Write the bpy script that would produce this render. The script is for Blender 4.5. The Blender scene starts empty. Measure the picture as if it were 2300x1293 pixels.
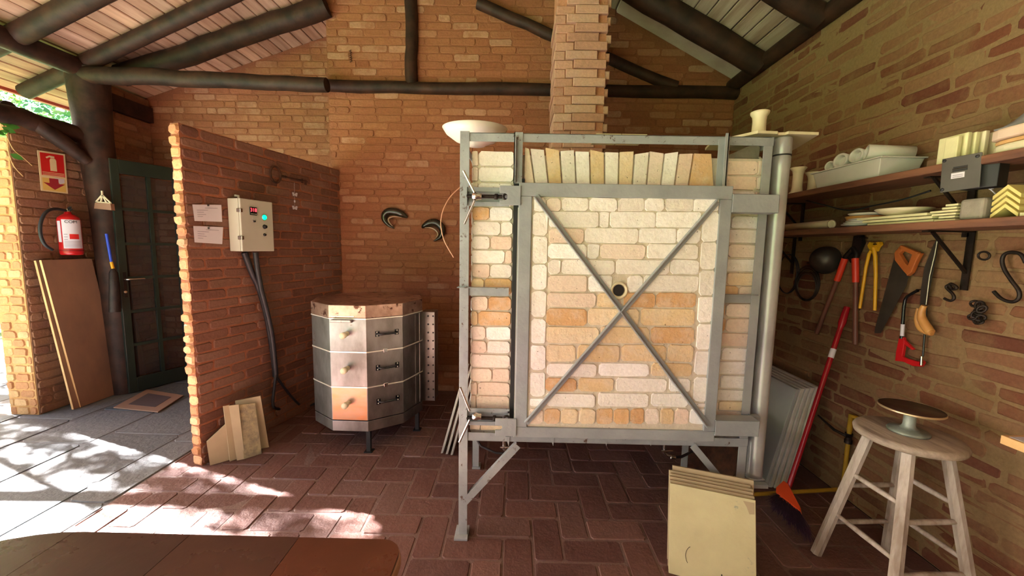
import bpy, bmesh, math, random
from mathutils import Vector, Matrix
random.seed(7)
S = bpy.context.scene
COL = S.collection
PI = math.pi
# ---------------------------------------------------------------- camera
W, H, F = 2300.0, 1293.0, 870.0
CX, CY = W/2, H/2
HC = 1.35
fw = Vector((1160.0-CX, 555.0-CY, F)).normalized()
_r = math.radians(1.1)
dn = Vector((-math.sin(_r), math.cos(_r), 0)); dn = (dn - fw*dn.dot(fw)).normalized()
rt = dn.cross(fw)
cam_d = bpy.data.cameras.new('camera'); cam = bpy.data.objects.new('camera', cam_d); COL.objects.link(cam)
cam_d.sensor_width = 36; cam_d.lens = 36*F/W; cam_d.clip_start = 0.02
cam.matrix_world = Matrix(((rt[0], -rt[1], -rt[2], 0), (fw[0], -fw[1], -fw[2], 0), (-dn[0], dn[1], dn[2], HC), (0, 0, 0, 1)))
S.camera = cam
# ---------------------------------------------------------------- light
S.view_settings.view_transform = 'Standard'; S.view_settings.look = 'None'
S.view_settings.gamma = 1; S.view_settings.use_curve_mapping = False
S.view_settings.exposure = 0.95
SUN_EL, SUN_H = math.radians(34), Vector((-0.95, 0.31))
world = bpy.data.worlds.new('world'); S.world = world; world.use_nodes = True
wn = world.node_tree; wn.nodes.clear()
wo = wn.nodes.new('ShaderNodeOutputWorld'); wb = wn.nodes.new('ShaderNodeBackground'); sk = wn.nodes.new('ShaderNodeTexSky')
sk.sky_type = 'NISHITA'; sk.sun_disc = False; sk.sun_elevation = SUN_EL; sk.sun_rotation = math.atan2(SUN_H[0], SUN_H[1]); sk.dust_density = 2.5
wb.inputs['Strength'].default_value = 0.45
wm = wn.nodes.new('ShaderNodeMix'); wm.data_type = 'RGBA'; wm.blend_type = 'MULTIPLY'; wm.inputs[0].default_value = 1; wm.inputs[7].default_value = (1.0, .85, .83, 1)
wn.links.new(sk.outputs[0], wm.inputs[6]); wn.links.new(wm.outputs[2], wb.inputs[0]); wn.links.new(wb.outputs[0], wo.inputs[0])
sd = bpy.data.lights.new('sun', 'SUN'); sun = bpy.data.objects.new('sun', sd); COL.objects.link(sun)
sd.energy = 120; sd.angle = math.radians(0.6); sd.color = (1.0, 0.955, 0.96)
sun.rotation_euler = Vector((SUN_H[0]*math.cos(SUN_EL), SUN_H[1]*math.cos(SUN_EL), math.sin(SUN_EL))).to_track_quat('Z', 'Y').to_euler()
sun.location = (-6, 2, 6)

# ---------------------------------------------------------------- helpers
def V(*a): return Vector(a)
def ray(px, py):
    d = Vector((px-CX, py-CY, F)); return Vector((d.dot(rt), d.dot(fw), -d.dot(dn)))
C0 = V(0, 0, HC)
def oX(px, py, x): d = ray(px, py); return C0 + d*(x/d.x)
def oY(px, py, y): d = ray(px, py); return C0 + d*(y/d.y)
def oZ(px, py, z): d = ray(px, py); return C0 + d*((z-HC)/d.z)
def oPl(px, py, p, n):
    d = ray(px, py); return C0 + d*((p-C0).dot(n)/d.dot(n))
def lin(c):
    return tuple(((v/255)/12.92 if v/255 <= .04045 else ((v/255+.055)/1.055)**2.4) for v in c)

class MB:
    def __init__(s): s.v = []; s.f = []; s.c = []; s.sm = []; s.col = (1, 1, 1)
    def add(s, vs, fs, smooth=False, col=None):
        o = len(s.v); s.v += [Vector(p) for p in vs]
        s.f += [tuple(i+o for i in f) for f in fs]; s.sm += [smooth]*len(fs)
        s.c += [col or s.col]*len(vs)
    def quadbox(s, b, t, col=None):   # b, t: 4 bottom pts, 4 top pts
        s.add(list(b)+list(t), [(3, 2, 1, 0), (4, 5, 6, 7), (0, 1, 5, 4), (1, 2, 6, 5), (2, 3, 7, 6), (3, 0, 4, 7)], False, col)
    def box(s, x0, x1, y0, y1, z0, z1, col=None):
        s.quadbox([V(x0,y0,z0), V(x1,y0,z0), V(x1,y1,z0), V(x0,y1,z0)], [V(x0,y0,z1), V(x1,y0,z1), V(x1,y1,z1), V(x0,y1,z1)], col)
    def bar(s, a, b, w, h, up=(0, 0, 1), col=None):   # w across, h along up
        a = Vector(a); b = Vector(b); d = (b-a).normalized(); u = Vector(up); sd_ = d.cross(u)
        if sd_.length < 1e-4: sd_ = d.cross(V(0, 1, 0))
        sd_.normalize(); u = sd_.cross(d).normalized(); p = sd_*w/2; q = u*h/2
        s.quadbox([a-p-q, a+p-q, a+p+q, a-p+q], [b-p-q, b+p-q, b+p+q, b-p+q], col)
    def prism(s, poly, d, col=None):  # poly list of Vectors, extrude by vector d
        n = len(poly); d = Vector(d)
        s.add(list(poly)+[p+d for p in poly], [tuple(range(n-1, -1, -1)), tuple(range(n, 2*n))] + [(i, (i+1) % n, n+(i+1) % n, n+i) for i in range(n)], False, col)
    def tube(s, pts, r, n=10, col=None, smooth=True, closed=False, flat=1.0):
        pts = [Vector(p) for p in pts]; m = len(pts); rs = r if isinstance(r, (list, tuple)) else [r]*m
        vs = []; fs = []; prev = None
        for i, p in enumerate(pts):
            if closed: d = pts[(i+1) % m]-pts[i-1]
            else: d = pts[min(i+1, m-1)]-pts[max(i-1, 0)]
            d.normalize()
            if prev is None: u = d.orthogonal().normalized() if abs(d.z) > .9 else d.cross(V(0, 0, 1)).normalized()
            else: u = (prev - d*prev.dot(d)).normalized()
            prev = u; w = d.cross(u)
            for k in range(n):
                a = 2*PI*k/n; vs.append(p + (u*math.cos(a)+w*math.sin(a)*flat)*rs[i])
        for i in range(m if closed else m-1):
            for k in range(n):
                j = (i+1) % m; fs.append((i*n+k, i*n+(k+1) % n, j*n+(k+1) % n, j*n+k))
        s.add(vs, fs, smooth, col)
        if not closed: s.add(vs[:n], [tuple(range(n-1, -1, -1))], False, col); s.add(vs[-n:], [tuple(range(n))], False, col)
    def lathe(s, prof, c, ax=(0, 0, 1), n=28, col=None, smooth=True, sx=1.0, cap=True):
        c = Vector(c); ax = Vector(ax).normalized(); u = ax.orthogonal().normalized() if abs(ax.z) < .99 else V(1, 0, 0); w = ax.cross(u)
        vs = []; fs = []
        for (r, z) in prof:
            for k in range(n):
                a = 2*PI*(k+.5)/n; vs.append(c + ax*z + (u*math.cos(a)*sx+w*math.sin(a))*r)
        for i in range(len(prof)-1):
            for k in range(n): fs.append((i*n+k, i*n+(k+1) % n, (i+1)*n+(k+1) % n, (i+1)*n+k))
        s.add(vs, fs, smooth, col)
        if not cap: return
        if prof[0][0] > 1e-4: s.add(vs[:n], [tuple(range(n-1, -1, -1))], False, col)
        if prof[-1][0] > 1e-4: s.add(vs[-n:], [tuple(range(n))], False, col)
    def brick(s, o, u, v, n, u0, u1, v0, v1, p, col, cut=.012, inset=.005, jit=.004):
        # rounded-corner slab on plane o + a*u + b*v, raised p along n
        w = u1-u0; h = v1-v0; c = [min(w, h)*random.uniform(.08, .3) if cut else 0 for _ in range(4)]
        c = [min(x, cut*1.8) for x in c]
        j = lambda: random.uniform(-jit, jit)
        P = [(u0+c[0], v0+j()), (u0+w*.5, v0+j()), (u1-c[1], v0+j()), (u1+j(), v0+c[1]), (u1+j(), v1-c[2]), (u1-c[2], v1+j()), (u0+w*.5, v1+j()), (u0+c[3], v1+j()), (u0+j(), v1-c[3]), (u0+j(), v0+c[0])]
        cu = (u0+u1)/2; cv = (v0+v1)/2; k = len(P)
        ku = max(0, 1-2*inset/w); kv = max(0, 1-2*inset/h)
        A = [o+u*a+v*b for a, b in P]
        B = [o+u*(cu+(a-cu)*ku)+v*(cv+(b-cv)*kv)+n*(p+random.uniform(-.001, .001)) for a, b in P]
        fs = [(i, (i+1) % k, k+(i+1) % k, k+i) for i in range(k)] + [tuple(range(k, 2*k))]
        s.add(A+B, fs, False, col)
    def build(s, name, m, parent=None, origin=None, bevel=0, kind=None):
        me = bpy.data.meshes.new(name)
        if origin is None:
            if parent is not None: origin = WORLD[parent.name]
            else:
                xs = [p.x for p in s.v]; ys = [p.y for p in s.v]; zs = [p.z for p in s.v]
                origin = V((min(xs)+max(xs))/2, (min(ys)+max(ys))/2, min(zs))
        origin = Vector(origin)
        me.from_pydata([tuple(p-origin) for p in s.v], [], s.f)
        at = me.color_attributes.new('Col', 'FLOAT_COLOR', 'POINT')
        flat = []
        for c in s.c: flat += [c[0], c[1], c[2], 1.0]
        at.data.foreach_set('color', flat)
        me.polygons.foreach_set('use_smooth', s.sm)
        bm = bmesh.new(); bm.from_mesh(me); bmesh.ops.recalc_face_normals(bm, faces=bm.faces) if name not in NORECALC else None; bm.to_mesh(me); bm.free()
        me.materials.append(m); me.update()
        o = bpy.data.objects.new(name, me); COL.objects.link(o)
        if parent is not None:
            o.parent = parent; o.location = origin-WORLD[parent.name]
        else: o.location = origin
        WORLD[o.name] = origin
        if bevel:
            b = o.modifiers.new('bevel', 'BEVEL'); b.width = bevel; b.segments = 2; b.limit_method = 'ANGLE'; b.angle_limit = math.radians(35)
        if kind: o['kind'] = kind
        return o
WORLD = {}; NORECALC = set()
def thing(name, label, cat, loc, group=None):
    o = bpy.data.objects.new(name, None); COL.objects.link(o); o.empty_display_size = .05
    o.location = loc; WORLD[o.name] = Vector(loc); o['label'] = label; o['category'] = cat
    if group: o['group'] = group
    return o
def tag(o, label, cat, group=None):
    o['label'] = label; o['category'] = cat
    if group: o['group'] = group
    return o
def struct(o): o['kind'] = 'structure'; return o
def dup(o, off, label=None, parent=None, rot=None):
    c = o.copy(); COL.objects.link(c)
    if parent is not None: c.parent = parent
    else:
        c.location = o.location + Vector(off)
        if rot: c.rotation_euler = rot
    WORLD[c.name] = Vector(c.location)
    if label: c['label'] = label
    for ch in list(o.children): dup(ch, (0, 0, 0), None, c)
    return c
def text(s, size, m, parent, name, o, u, v, ext=.0006, align='CENTER'):
    cu = bpy.data.curves.new(name, 'FONT'); cu.body = s; cu.size = size; cu.extrude = ext; cu.align_x = align; cu.align_y = 'CENTER'
    t = bpy.data.objects.new('tmp', cu); COL.objects.link(t)
    dg = bpy.context.evaluated_depsgraph_get(); dg.update()
    me = bpy.data.meshes.new_from_object(t.evaluated_get(dg)); bpy.data.objects.remove(t)
    u = Vector(u).normalized(); v = Vector(v).normalized(); n = u.cross(v)
    mm = Matrix((u, v, n)).transposed().to_4x4(); off = Vector(o)-(WORLD[parent.name] if parent else V(0, 0, 0)); mm.translation = off
    me.transform(mm); me.materials.clear(); me.materials.append(m)
    ob = bpy.data.objects.new(name, me); COL.objects.link(ob); ob.parent = parent; WORLD[ob.name] = WORLD[parent.name]
    return ob

# ---------------------------------------------------------------- materials
def nt(name):
    m = bpy.data.materials.new(name); m.use_nodes = True; t = m.node_tree; b = t.nodes['Principled BSDF']; return m, t, b
def N(t, ty, **k):
    n = t.nodes.new(ty)
    for a, b in k.items():
        if a in n.inputs.keys(): n.inputs[a].default_value = b
        else: setattr(n, a, b)
    return n
def ramp(t, src, stops):
    r = t.nodes.new('ShaderNodeValToRGB'); el = r.color_ramp.elements
    while len(el) < len(stops): el.new(.5)
    for e, (p, c) in zip(el, stops): e.position = p; e.color = (c, c, c, 1) if isinstance(c, (int, float)) else (*c, 1)
    t.links.new(src, r.inputs[0]); return r
def surf(name, c1, c2=None, scale=8, rough=.6, metal=0, bump=.0, bscale=40, stretch=(1, 1, 1), rvar=.0, spots=None, spot_scale=14, spot_lo=.66, use_attr=False, spec=.5):
    m, t, b = nt(name); L = t.links.new
    tc = N(t, 'ShaderNodeTexCoord'); mp = N(t, 'ShaderNodeMapping'); mp.inputs['Scale'].default_value = stretch; L(tc.outputs['Object'], mp.inputs[0])
    no = N(t, 'ShaderNodeTexNoise', Scale=scale, Detail=6.0, Roughness=.6); L(mp.outputs[0], no.inputs['Vector'])
    mx = N(t, 'ShaderNodeMix', data_type='RGBA'); c2 = c2 or tuple(v*.8 for v in c1)
    mx.inputs[6].default_value = (*lin(c1), 1); mx.inputs[7].default_value = (*lin(c2), 1)
    rr = ramp(t, no.outputs['Fac'], [(.35, 0.0), (.65, 1.0)]); L(rr.outputs[0], mx.inputs[0])
    out = mx.outputs[2]
    if use_attr:
        at = N(t, 'ShaderNodeVertexColor', layer_name='Col'); ml = N(t, 'ShaderNodeMix', data_type='RGBA', blend_type='MULTIPLY'); ml.inputs[0].default_value = 1
        L(out, ml.inputs[6]); L(at.outputs[0], ml.inputs[7]); out = ml.outputs[2]
    if spots:
        n2 = N(t, 'ShaderNodeTexNoise', Scale=spot_scale, Detail=8.0, Roughness=.75); L(tc.outputs['Object'], n2.inputs['Vector'])
        r2 = ramp(t, n2.outputs['Fac'], [(spot_lo, 0.0), (spot_lo+.05, 1.0)])
        m2 = N(t, 'ShaderNodeMix', data_type='RGBA'); L(r2.outputs[0], m2.inputs[0]); L(out, m2.inputs[6]); m2.inputs[7].default_value = (*lin(spots), 1); out = m2.outputs[2]
    L(out, b.inputs['Base Color'])
    b.inputs['Metallic'].default_value = metal; b.inputs['Roughness'].default_value = rough
    b.inputs['Specular IOR Level'].default_value = spec
    if rvar:
        mr = N(t, 'ShaderNodeMapRange'); mr.inputs['To Min'].default_value = max(.03, rough-rvar); mr.inputs['To Max'].default_value = min(1, rough+rvar)
        L(no.outputs['Fac'], mr.inputs[0]); L(mr.outputs[0], b.inputs['Roughness'])
    if bump:
        n3 = N(t, 'ShaderNodeTexNoise', Scale=bscale, Detail=6.0); L(mp.outputs[0], n3.inputs['Vector'])
        bp = N(t, 'ShaderNodeBump', Strength=bump, Distance=.01); L(n3.outputs['Fac'], bp.inputs['Height']); L(bp.outputs[0], b.inputs['Normal'])
    return m
def brickmat(name, smear, smear_amt=.5, nscale=6, bump=.5, rough=.9, spec=.2, dark=.82, pores=None):
    m, t, b = nt(name); L = t.links.new
    tc = N(t, 'ShaderNodeTexCoord'); at = N(t, 'ShaderNodeVertexColor', layer_name='Col')
    n1 = N(t, 'ShaderNodeTexNoise', Scale=nscale, Detail=8.0, Roughness=.7); L(tc.outputs['Object'], n1.inputs['Vector'])
    r1 = ramp(t, n1.outputs['Fac'], [(.45, 0.0), (.62, smear_amt)])
    mx = N(t, 'ShaderNodeMix', data_type='RGBA'); L(r1.outputs[0], mx.inputs[0]); L(at.outputs[0], mx.inputs[6]); mx.inputs[7].default_value = (*lin(smear), 1)
    n2 = N(t, 'ShaderNodeTexNoise', Scale=70.0, Detail=6.0, Roughness=.7); L(tc.outputs['Object'], n2.inputs['Vector'])
    r2 = ramp(t, n2.outputs['Fac'], [(.3, dark), (.7, 1.08)])
    ml = N(t, 'ShaderNodeMix', data_type='RGBA', blend_type='MULTIPLY'); ml.inputs[0].default_value = 1; L(mx.outputs[2], ml.inputs[6]); L(r2.outputs[0], ml.inputs[7])
    out = ml.outputs[2]
    if pores:
        vo = N(t, 'ShaderNodeTexNoise', Scale=95.0, Detail=2.0); L(tc.outputs['Object'], vo.inputs['Vector'])
        r3 = ramp(t, vo.outputs['Fac'], [(.71, 0.0), (.75, .8)]); m3 = N(t, 'ShaderNodeMix', data_type='RGBA')
        L(r3.outputs[0], m3.inputs[0]); L(out, m3.inputs[6]); m3.inputs[7].default_value = (*lin(pores), 1); out = m3.outputs[2]
    L(out, b.inputs['Base Color']); b.inputs['Roughness'].default_value = rough; b.inputs['Specular IOR Level'].default_value = spec
    n3 = N(t, 'ShaderNodeTexNoise', Scale=28.0, Detail=9.0, Roughness=.65); L(tc.outputs['Object'], n3.inputs['Vector'])
    bp = N(t, 'ShaderNodeBump', Strength=bump, Distance=.012); L(n3.outputs['Fac'], bp.inputs['Height']); L(bp.outputs[0], b.inputs['Normal'])
    return m
def plain(name, c, rough=.5, metal=0, emit=0, trans=0, spec=.5, alpha=1):
    m, t, b = nt(name); b.inputs['Base Color'].default_value = (*lin(c), 1); b.inputs['Roughness'].default_value = rough; b.inputs['Metallic'].default_value = metal
    b.inputs['Specular IOR Level'].default_value = spec
    if emit: b.inputs['Emission Color'].default_value = (*lin(c), 1); b.inputs['Emission Strength'].default_value = emit
    if trans: b.inputs['Transmission Weight'].default_value = trans; b.inputs['IOR'].default_value = 1.45
    if alpha < 1: b.inputs['Alpha'].default_value = alpha
    return m
M = {}
M['brick_wall'] = brickmat('orange_brick', (146, 93, 66), .75, 6, .5)
M['brick_right'] = brickmat('brown_brick', (132, 104, 72), .7, 3.4, .5)
M['brick_left'] = brickmat('tan_brick', (170, 122, 84), .4, 5, .5)
M['brick_part'] = brickmat('partition_brick', (132, 93, 76), .6, 5, .5)
M['chimney'] = brickmat('chimney_brick', (204, 152, 128), .5, 9, .5)
M['fire'] = brickmat('refractory_brick', (228, 216, 198), .35, 14, .5, .95, .2, .93, (96, 76, 58))
M['floor'] = brickmat('floor_paver', (116, 86, 78), .45, 7, .6, .5, .45)
M['slate'] = brickmat('slate_paving', (98, 104, 106), .5, 4, .7, .65, .3)
M['timber'] = surf('dark_timber', (64, 40, 30), (36, 24, 19), 9, .6, 0, .35, 14, (1, 1, 1), .1, spec=.25)
M['plank'] = surf('ceiling_planks', (214, 178, 148), (168, 128, 102), 3.5, .6, 0, .15, 30, (4, .35, 4), use_attr=True)
M['grey_paint'] = surf('grey_painted_steel', (158, 162, 163), (142, 146, 148), 7, .38, .0, .12, 60, spots=(88, 62, 48), spot_scale=22, spot_lo=.70)
M['grey_rusty'] = surf('grey_steel_rusting', (160, 164, 165), (138, 142, 144), 7, .45, .0, .15, 60, spots=(84, 60, 46), spot_scale=19, spot_lo=.585)
M['galv'] = surf('galvanized_pipe', (182, 181, 180), (160, 160, 160), 6, .32, .25, .05, 50, spots=(70, 60, 54), spot_scale=22, spot_lo=.75)
M['steel'] = surf('stainless_steel', (158, 152, 149), (112, 104, 99), 5, .46, 1, .06, 9, (1, 1, .5), .1, spots=(120, 96, 84), spot_scale=5, spot_lo=.62)
M['steel_hot'] = surf('heat_tinted_steel', (196, 138, 98), (176, 150, 130), 5, .38, 1, .08, 7, (1, 1, 2.4), .1)
M['steel_lid'] = surf('spotted_lid_steel', (196, 164, 146), (150, 118, 102), 7, .4, .85, .1, 16, spots=(86, 52, 40), spot_scale=15, spot_lo=.55)
M['seam'] = plain('bright_seam', (236, 228, 214), .35, .6)
M['chrome'] = plain('chrome', (200, 196, 190), .22, 1)
M['iron'] = surf('dark_iron', (52, 40, 34), (34, 28, 25), 20, .5, .6, .2, 60)
M['rust'] = surf('rusty_iron', (88, 50, 34), (56, 34, 26), 20, .75, .2, .3, 60)
M['black'] = plain('black_rubber', (26, 25, 26), .55)
M['black_gloss'] = plain('black_plastic', (22, 22, 24), .25)
M['cable'] = surf('black_cable', (44, 42, 46), (30, 29, 32), 20, .5)
M['boxgrey'] = surf('light_grey_enamel', (196, 194, 178), (188, 186, 170), 3, .4)
M['paper'] = surf('white_paper', (214, 208, 214), (206, 200, 206), 3, .8)
M['ink'] = plain('grey_ink', (130, 124, 136), .8)
M['green'] = surf('dark_green_paint', (34, 44, 36), (26, 36, 30), 6, .32, 0, .05, 30)
M['board'] = surf('brown_hardboard', (150, 112, 86), (122, 92, 74), 3.2, .55, 0, .1, 40, (1, 1, .5))
M['pine'] = surf('pale_edge_wood', (222, 178, 118), (196, 150, 96), 8, .6)
M['kshelf'] = surf('kiln_shelf_ceramic', (202, 194, 150), (190, 180, 138), 6, .65, 0, .15, 60, spots=(150, 150, 130), spot_scale=7, spot_lo=.60)
M['kshelf_dark'] = surf('mottled_shelf_ceramic', (176, 160, 120), (128, 118, 96), 26, .8, 0, .4, 60)
M['kshelf_edge'] = surf('shelf_tan', (178, 160, 126), (166, 148, 116), 6, .7)
M['cream'] = surf('cream_ceramic', (222, 210, 176), (208, 194, 160), 8, .5, 0, .1, 40)
M['cream2'] = surf('pale_yellow_tile', (226, 218, 168), (206, 198, 150), 8, .6, 0, .1, 40)
M['yellow_tile'] = surf('yellow_fired_clay', (226, 208, 128), (206, 186, 110), 10, .6, 0, .1, 40)
M['white'] = surf('white_glaze', (236, 222, 214), (226, 212, 204), 4, .3)
M['pink_slab'] = surf('pinkish_plaster_slab', (226, 200, 178), (214, 184, 158), 6, .75, 0, .15, 30)
M['whiteplastic'] = surf('white_plastic', (206, 204, 194), (194, 190, 180), 5, .4)
M['greyboard'] = surf('grey_fibre_board', (168, 170, 164), (150, 152, 146), 2.2, .5)
M['greyboard_edge'] = surf('pale_board_edge', (196, 192, 182), (176, 170, 158), 12, .6)
M['block'] = surf('grey_block', (150, 140, 124), (130, 120, 106), 12, .85, 0, .4, 40)
M['shelf'] = surf('reddish_shelf_wood', (128, 84, 60), (92, 58, 44), 6, .6, 0, .3, 24, (4, .6, 4))
M['stoolw'] = surf('worn_grey_wood', (186, 168, 148), (122, 106, 92), 7, .65, 0, .3, 30, (3, .5, 3))
M['stooll'] = surf('worn_leg_paint', (192, 180, 166), (142, 124, 108), 8, .6, 0, .2, 30, (3, 3, .5))
M['wheel'] = surf('wheel_paint', (160, 168, 158), (120, 124, 112), 14, .5, .3, .2, 40)
M['wheeltop'] = surf('brown_wheel_top', (74, 48, 36), (58, 38, 30), 5, .35, .2)
M['rim'] = plain('worn_rim', (214, 190, 150), .3, .7)
M['red'] = surf('red_paint', (196, 30, 34), (180, 24, 28), 5, .28)
M['redh'] = surf('red_pole', (158, 24, 34), (140, 20, 30), 5, .25)
M['redgrip'] = plain('red_orange_grip', (214, 60, 36), .4)
M['brownhandle'] = surf('brown_handle', (110, 66, 50), (92, 54, 42), 8, .5)
M['yellow'] = surf('yellow_paint', (222, 166, 28), (206, 150, 24), 10, .4)
M['ypipe'] = surf('yellow_pipe', (176, 140, 36), (156, 122, 34), 10, .4)
M['sawwood'] = surf('orange_saw_wood', (190, 104, 48), (160, 84, 40), 10, .45)
M['lightwood'] = surf('light_handle_wood', (206, 150, 82), (180, 124, 66), 10, .4)
M['sawblade'] = surf('dull_saw_steel', (84, 76, 68), (62, 56, 52), 6, .45, .6)
M['blade'] = surf('bright_blade', (170, 160, 148), (140, 130, 120), 6, .3, .8)
M['orange'] = plain('orange_plastic', (232, 84, 42), .4)
M['bristle'] = surf('purple_bristles', (70, 40, 62), (42, 26, 44), 30, .8)
M['cloth'] = surf('grey_cloth', (140, 134, 132), (112, 106, 106), 8, .9, 0, .3, 40)
M['panel'] = surf('smoked_panel', (84, 80, 74), (72, 68, 62), 5, .3)
M['glass'] = plain('door_glass', (60, 62, 60), .04, 0, 0, 0, .6, .25)
M['table'] = surf('table_laminate', (92, 64, 54), (74, 52, 46), 4, .28, 0, .05, 50, (1, 1, 1), .08, spots=(118, 90, 78), spot_scale=60, spot_lo=.68, use_attr=True)
M['tableedge'] = surf('table_edge', (186, 138, 104), (150, 104, 78), 10, .5)
M['fish'] = surf('dark_glazed_ceramic', (62, 52, 38), (36, 30, 22), 12, .16, .2)
M['fish2'] = surf('lustre_glaze', (150, 116, 92), (120, 92, 72), 12, .15, .3)
M['grass'] = surf('lawn_grass', (86, 118, 42), (60, 90, 30), 5, .9, 0, .6, 80)
M['bark'] = surf('bark', (88, 72, 56), (60, 48, 38), 12, .9, 0, .5, 20)
M['blue'] = plain('blue_handle', (44, 74, 190), .4)
M['wire'] = plain('copper_wire', (196, 140, 110), .4, .4)
M['bulb'] = plain('green_lamp', (0, 235, 140), .3, 0, 1.6)
M['led'] = plain('red_digits', (255, 60, 70), .4, 0, 2.2)
M['signred'] = plain('sign_red', (206, 34, 32), .45)
M['signcream'] = plain('sign_cream', (226, 206, 160), .5)
M['signyellow'] = plain('sign_yellow', (226, 190, 100), .5)
M['signdark'] = plain('sign_dark_red', (160, 40, 52), .5)
M['rednote'] = plain('dark_red_text', (170, 60, 40), .6)
def leafmat(name, c1, c2):
    m, t, b = nt(name); L = t.links.new
    at = N(t, 'ShaderNodeVertexColor', layer_name='Col'); L(at.outputs[0], b.inputs['Base Color']); b.inputs['Roughness'].default_value = .5
    tr = N(t, 'ShaderNodeBsdfTranslucent'); L(at.outputs[0], tr.inputs[0]); mx = N(t, 'ShaderNodeMixShader'); mx.inputs[0].default_value = .4
    L(b.outputs[0], mx.inputs[1]); L(tr.outputs[0], mx.inputs[2]); L(mx.outputs[0], t.nodes['Material Output'].inputs[0]); return m
M['leaf'] = leafmat('leaf', None, None)

# ================================================================ THE SETTING
def jc(c, a=.08):
    k = random.uniform(1-a, 1+a); return tuple(min(1, v*k) for v in lin(c))
def brick_wall(name, o, u, v, n, outline, pal, mortar, m, course=.062, blen=.22, joint=.01, p=(.001, .007), thick=.12, inside=None, jit=.003, parent=None, v0=0):
    mb = MB(); o = Vector(o); u = Vector(u).normalized(); v = Vector(v); n = Vector(n).normalized()
    poly = [o+u*a+v*b for a, b in outline]
    mb.prism([q - n*thick for q in poly], n*thick, lin(mortar))
    us = [a for a, b in outline]; vs = [b for a, b in outline]; r = 0; y = min(vs)+v0
    while y < max(vs)-.02:
        x = min(us) - (blen*.5 if r % 2 else 0) - random.uniform(0, .04)
        while x < max(us):
            L = blen*random.choice([1, 1, 1, 1.08, .92, .5]) + random.uniform(-.01, .01)
            a = max(x, min(us)); b = min(x+L, max(us))
            if b-a > .03 and (inside is None or (inside((a+b)/2, y+course/2) and inside(a+.01, y+course/2) and inside(b-.01, y+course/2))):
                mb.brick(o, u, v, n, a+joint/2, b-joint/2, y+joint/2, y+course-joint/2, random.uniform(*p), jc(random.choice(pal), .07), .01, .004, jit)
            x += L
        y += course*random.uniform(.985, 1.015); r += 1
    return struct(mb.build(name, m, parent)) if parent is None else mb.build(name, m, parent)

XR, XL, YB, YBL = 1.85, -3.65, 3.5, 3.95
zl = lambda x: 2.80+.33*(x+3.5)
zr = lambda x: 2.80-.52*(x-1.85)
XG = -.227
PO = [(188, 112, 70), (182, 106, 66), (192, 118, 76), (198, 128, 88), (176, 98, 60), (190, 114, 70), (182, 106, 66), (186, 110, 70), (212, 150, 112)]
MO = (172, 100, 62)
def des(p, k=.22, g=(150, 128, 118), d=.86): return [tuple((c[i]*(1-k)+(sum(c)/3*.6+g[i]*.4)*k)*d for i in range(3)) for c in p]
PO = des(PO); MO = des([MO])[0]
# back wall, the part that stands forward, up to the gable
ub = lambda x: x+1.66
roof = lambda x: min(zl(x), zr(x))
brick_wall('wall_back', (-1.66, YB, 0), (1, 0, 0), (0, 0, 1), (0, -1, 0), [(0, 0), (ub(XR), 0), (ub(XR), 2.80), (ub(XG), roof(XG)), (0, zl(-1.66))], PO, MO, M['brick_wall'],
           course=.0635, thick=.5, inside=lambda a, b: b < roof(a-1.66)-.01)
brick_wall('wall_back_left', (XL-.1, YBL, 0), (1, 0, 0), (0, 0, 1), (0, -1, 0), [(0, 0), (2.1, 0), (2.1, zl(XL+2.0)), (0, zl(XL-.1))], des([(196, 116, 72), (188, 108, 66), (204, 128, 84), (214, 146, 104)]), MO, M['brick_wall'],
           course=.0635, inside=lambda a, b: b < zl(a+XL-.1)-.01)
PL = [(178, 124, 88), (168, 114, 80), (186, 134, 98), (160, 104, 74), (172, 112, 84)]
brick_wall('wall_left', (XL, 2.83, 0), (0, 1, 0), (0, 0, 1), (1, 0, 0), [(0, 0), (1.12, 0), (1.12, 2.72), (.56, 2.72), (.56, 2.16), (0, 2.16)], des(PL), des([(158, 112, 80)])[0], M['brick_left'], thick=.08,
           inside=lambda a, b: b < (2.16 if a < .56 else 2.72), course=.066, p=(.002, .010))
brick_wall('wall_left_end', (XL-.22, 2.825, 0), (1, 0, 0), (0, 0, 1), (0, -1, 0), [(0, 0), (.215, 0), (.215, 2.16), (0, 2.16)], [(206, 164, 112), (198, 152, 100), (212, 172, 122), (190, 136, 92)], (206, 158, 100), M['brick_left'], thick=.41, blen=.11, p=(.003, .012), course=.066)  # the light on this end is put into its paler, yellower bricks
PR = [(118, 78, 56), (128, 90, 64), (112, 68, 48), (132, 96, 68), (104, 62, 46), (124, 86, 62), (134, 100, 72)]
brick_wall('wall_right', (XR, 3.6, 0), (0, -1, 0), (0, 0, 1), (-1, 0, 0), [(0, 0), (6.6, 0), (6.6, 2.80), (0, 2.80)], PR, (134, 108, 76), M['brick_right'], blen=.23, p=(-.001, .005), joint=.014, jit=.006)
mb = MB(); mb.prism([V(-.9, -2.9, 0), V(XR+.1, -2.9, 0), V(XR+.1, -2.9, zr(XR+.1)), V(XG, -2.9, zr(XG)), V(-.9, -2.9, zl(-.9))], V(0, -.12, 0), lin((180, 150, 120))); struct(mb.build('wall_rear', M['brick_right']))  # unseen rear wall, added to keep out daylight from behind
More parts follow.
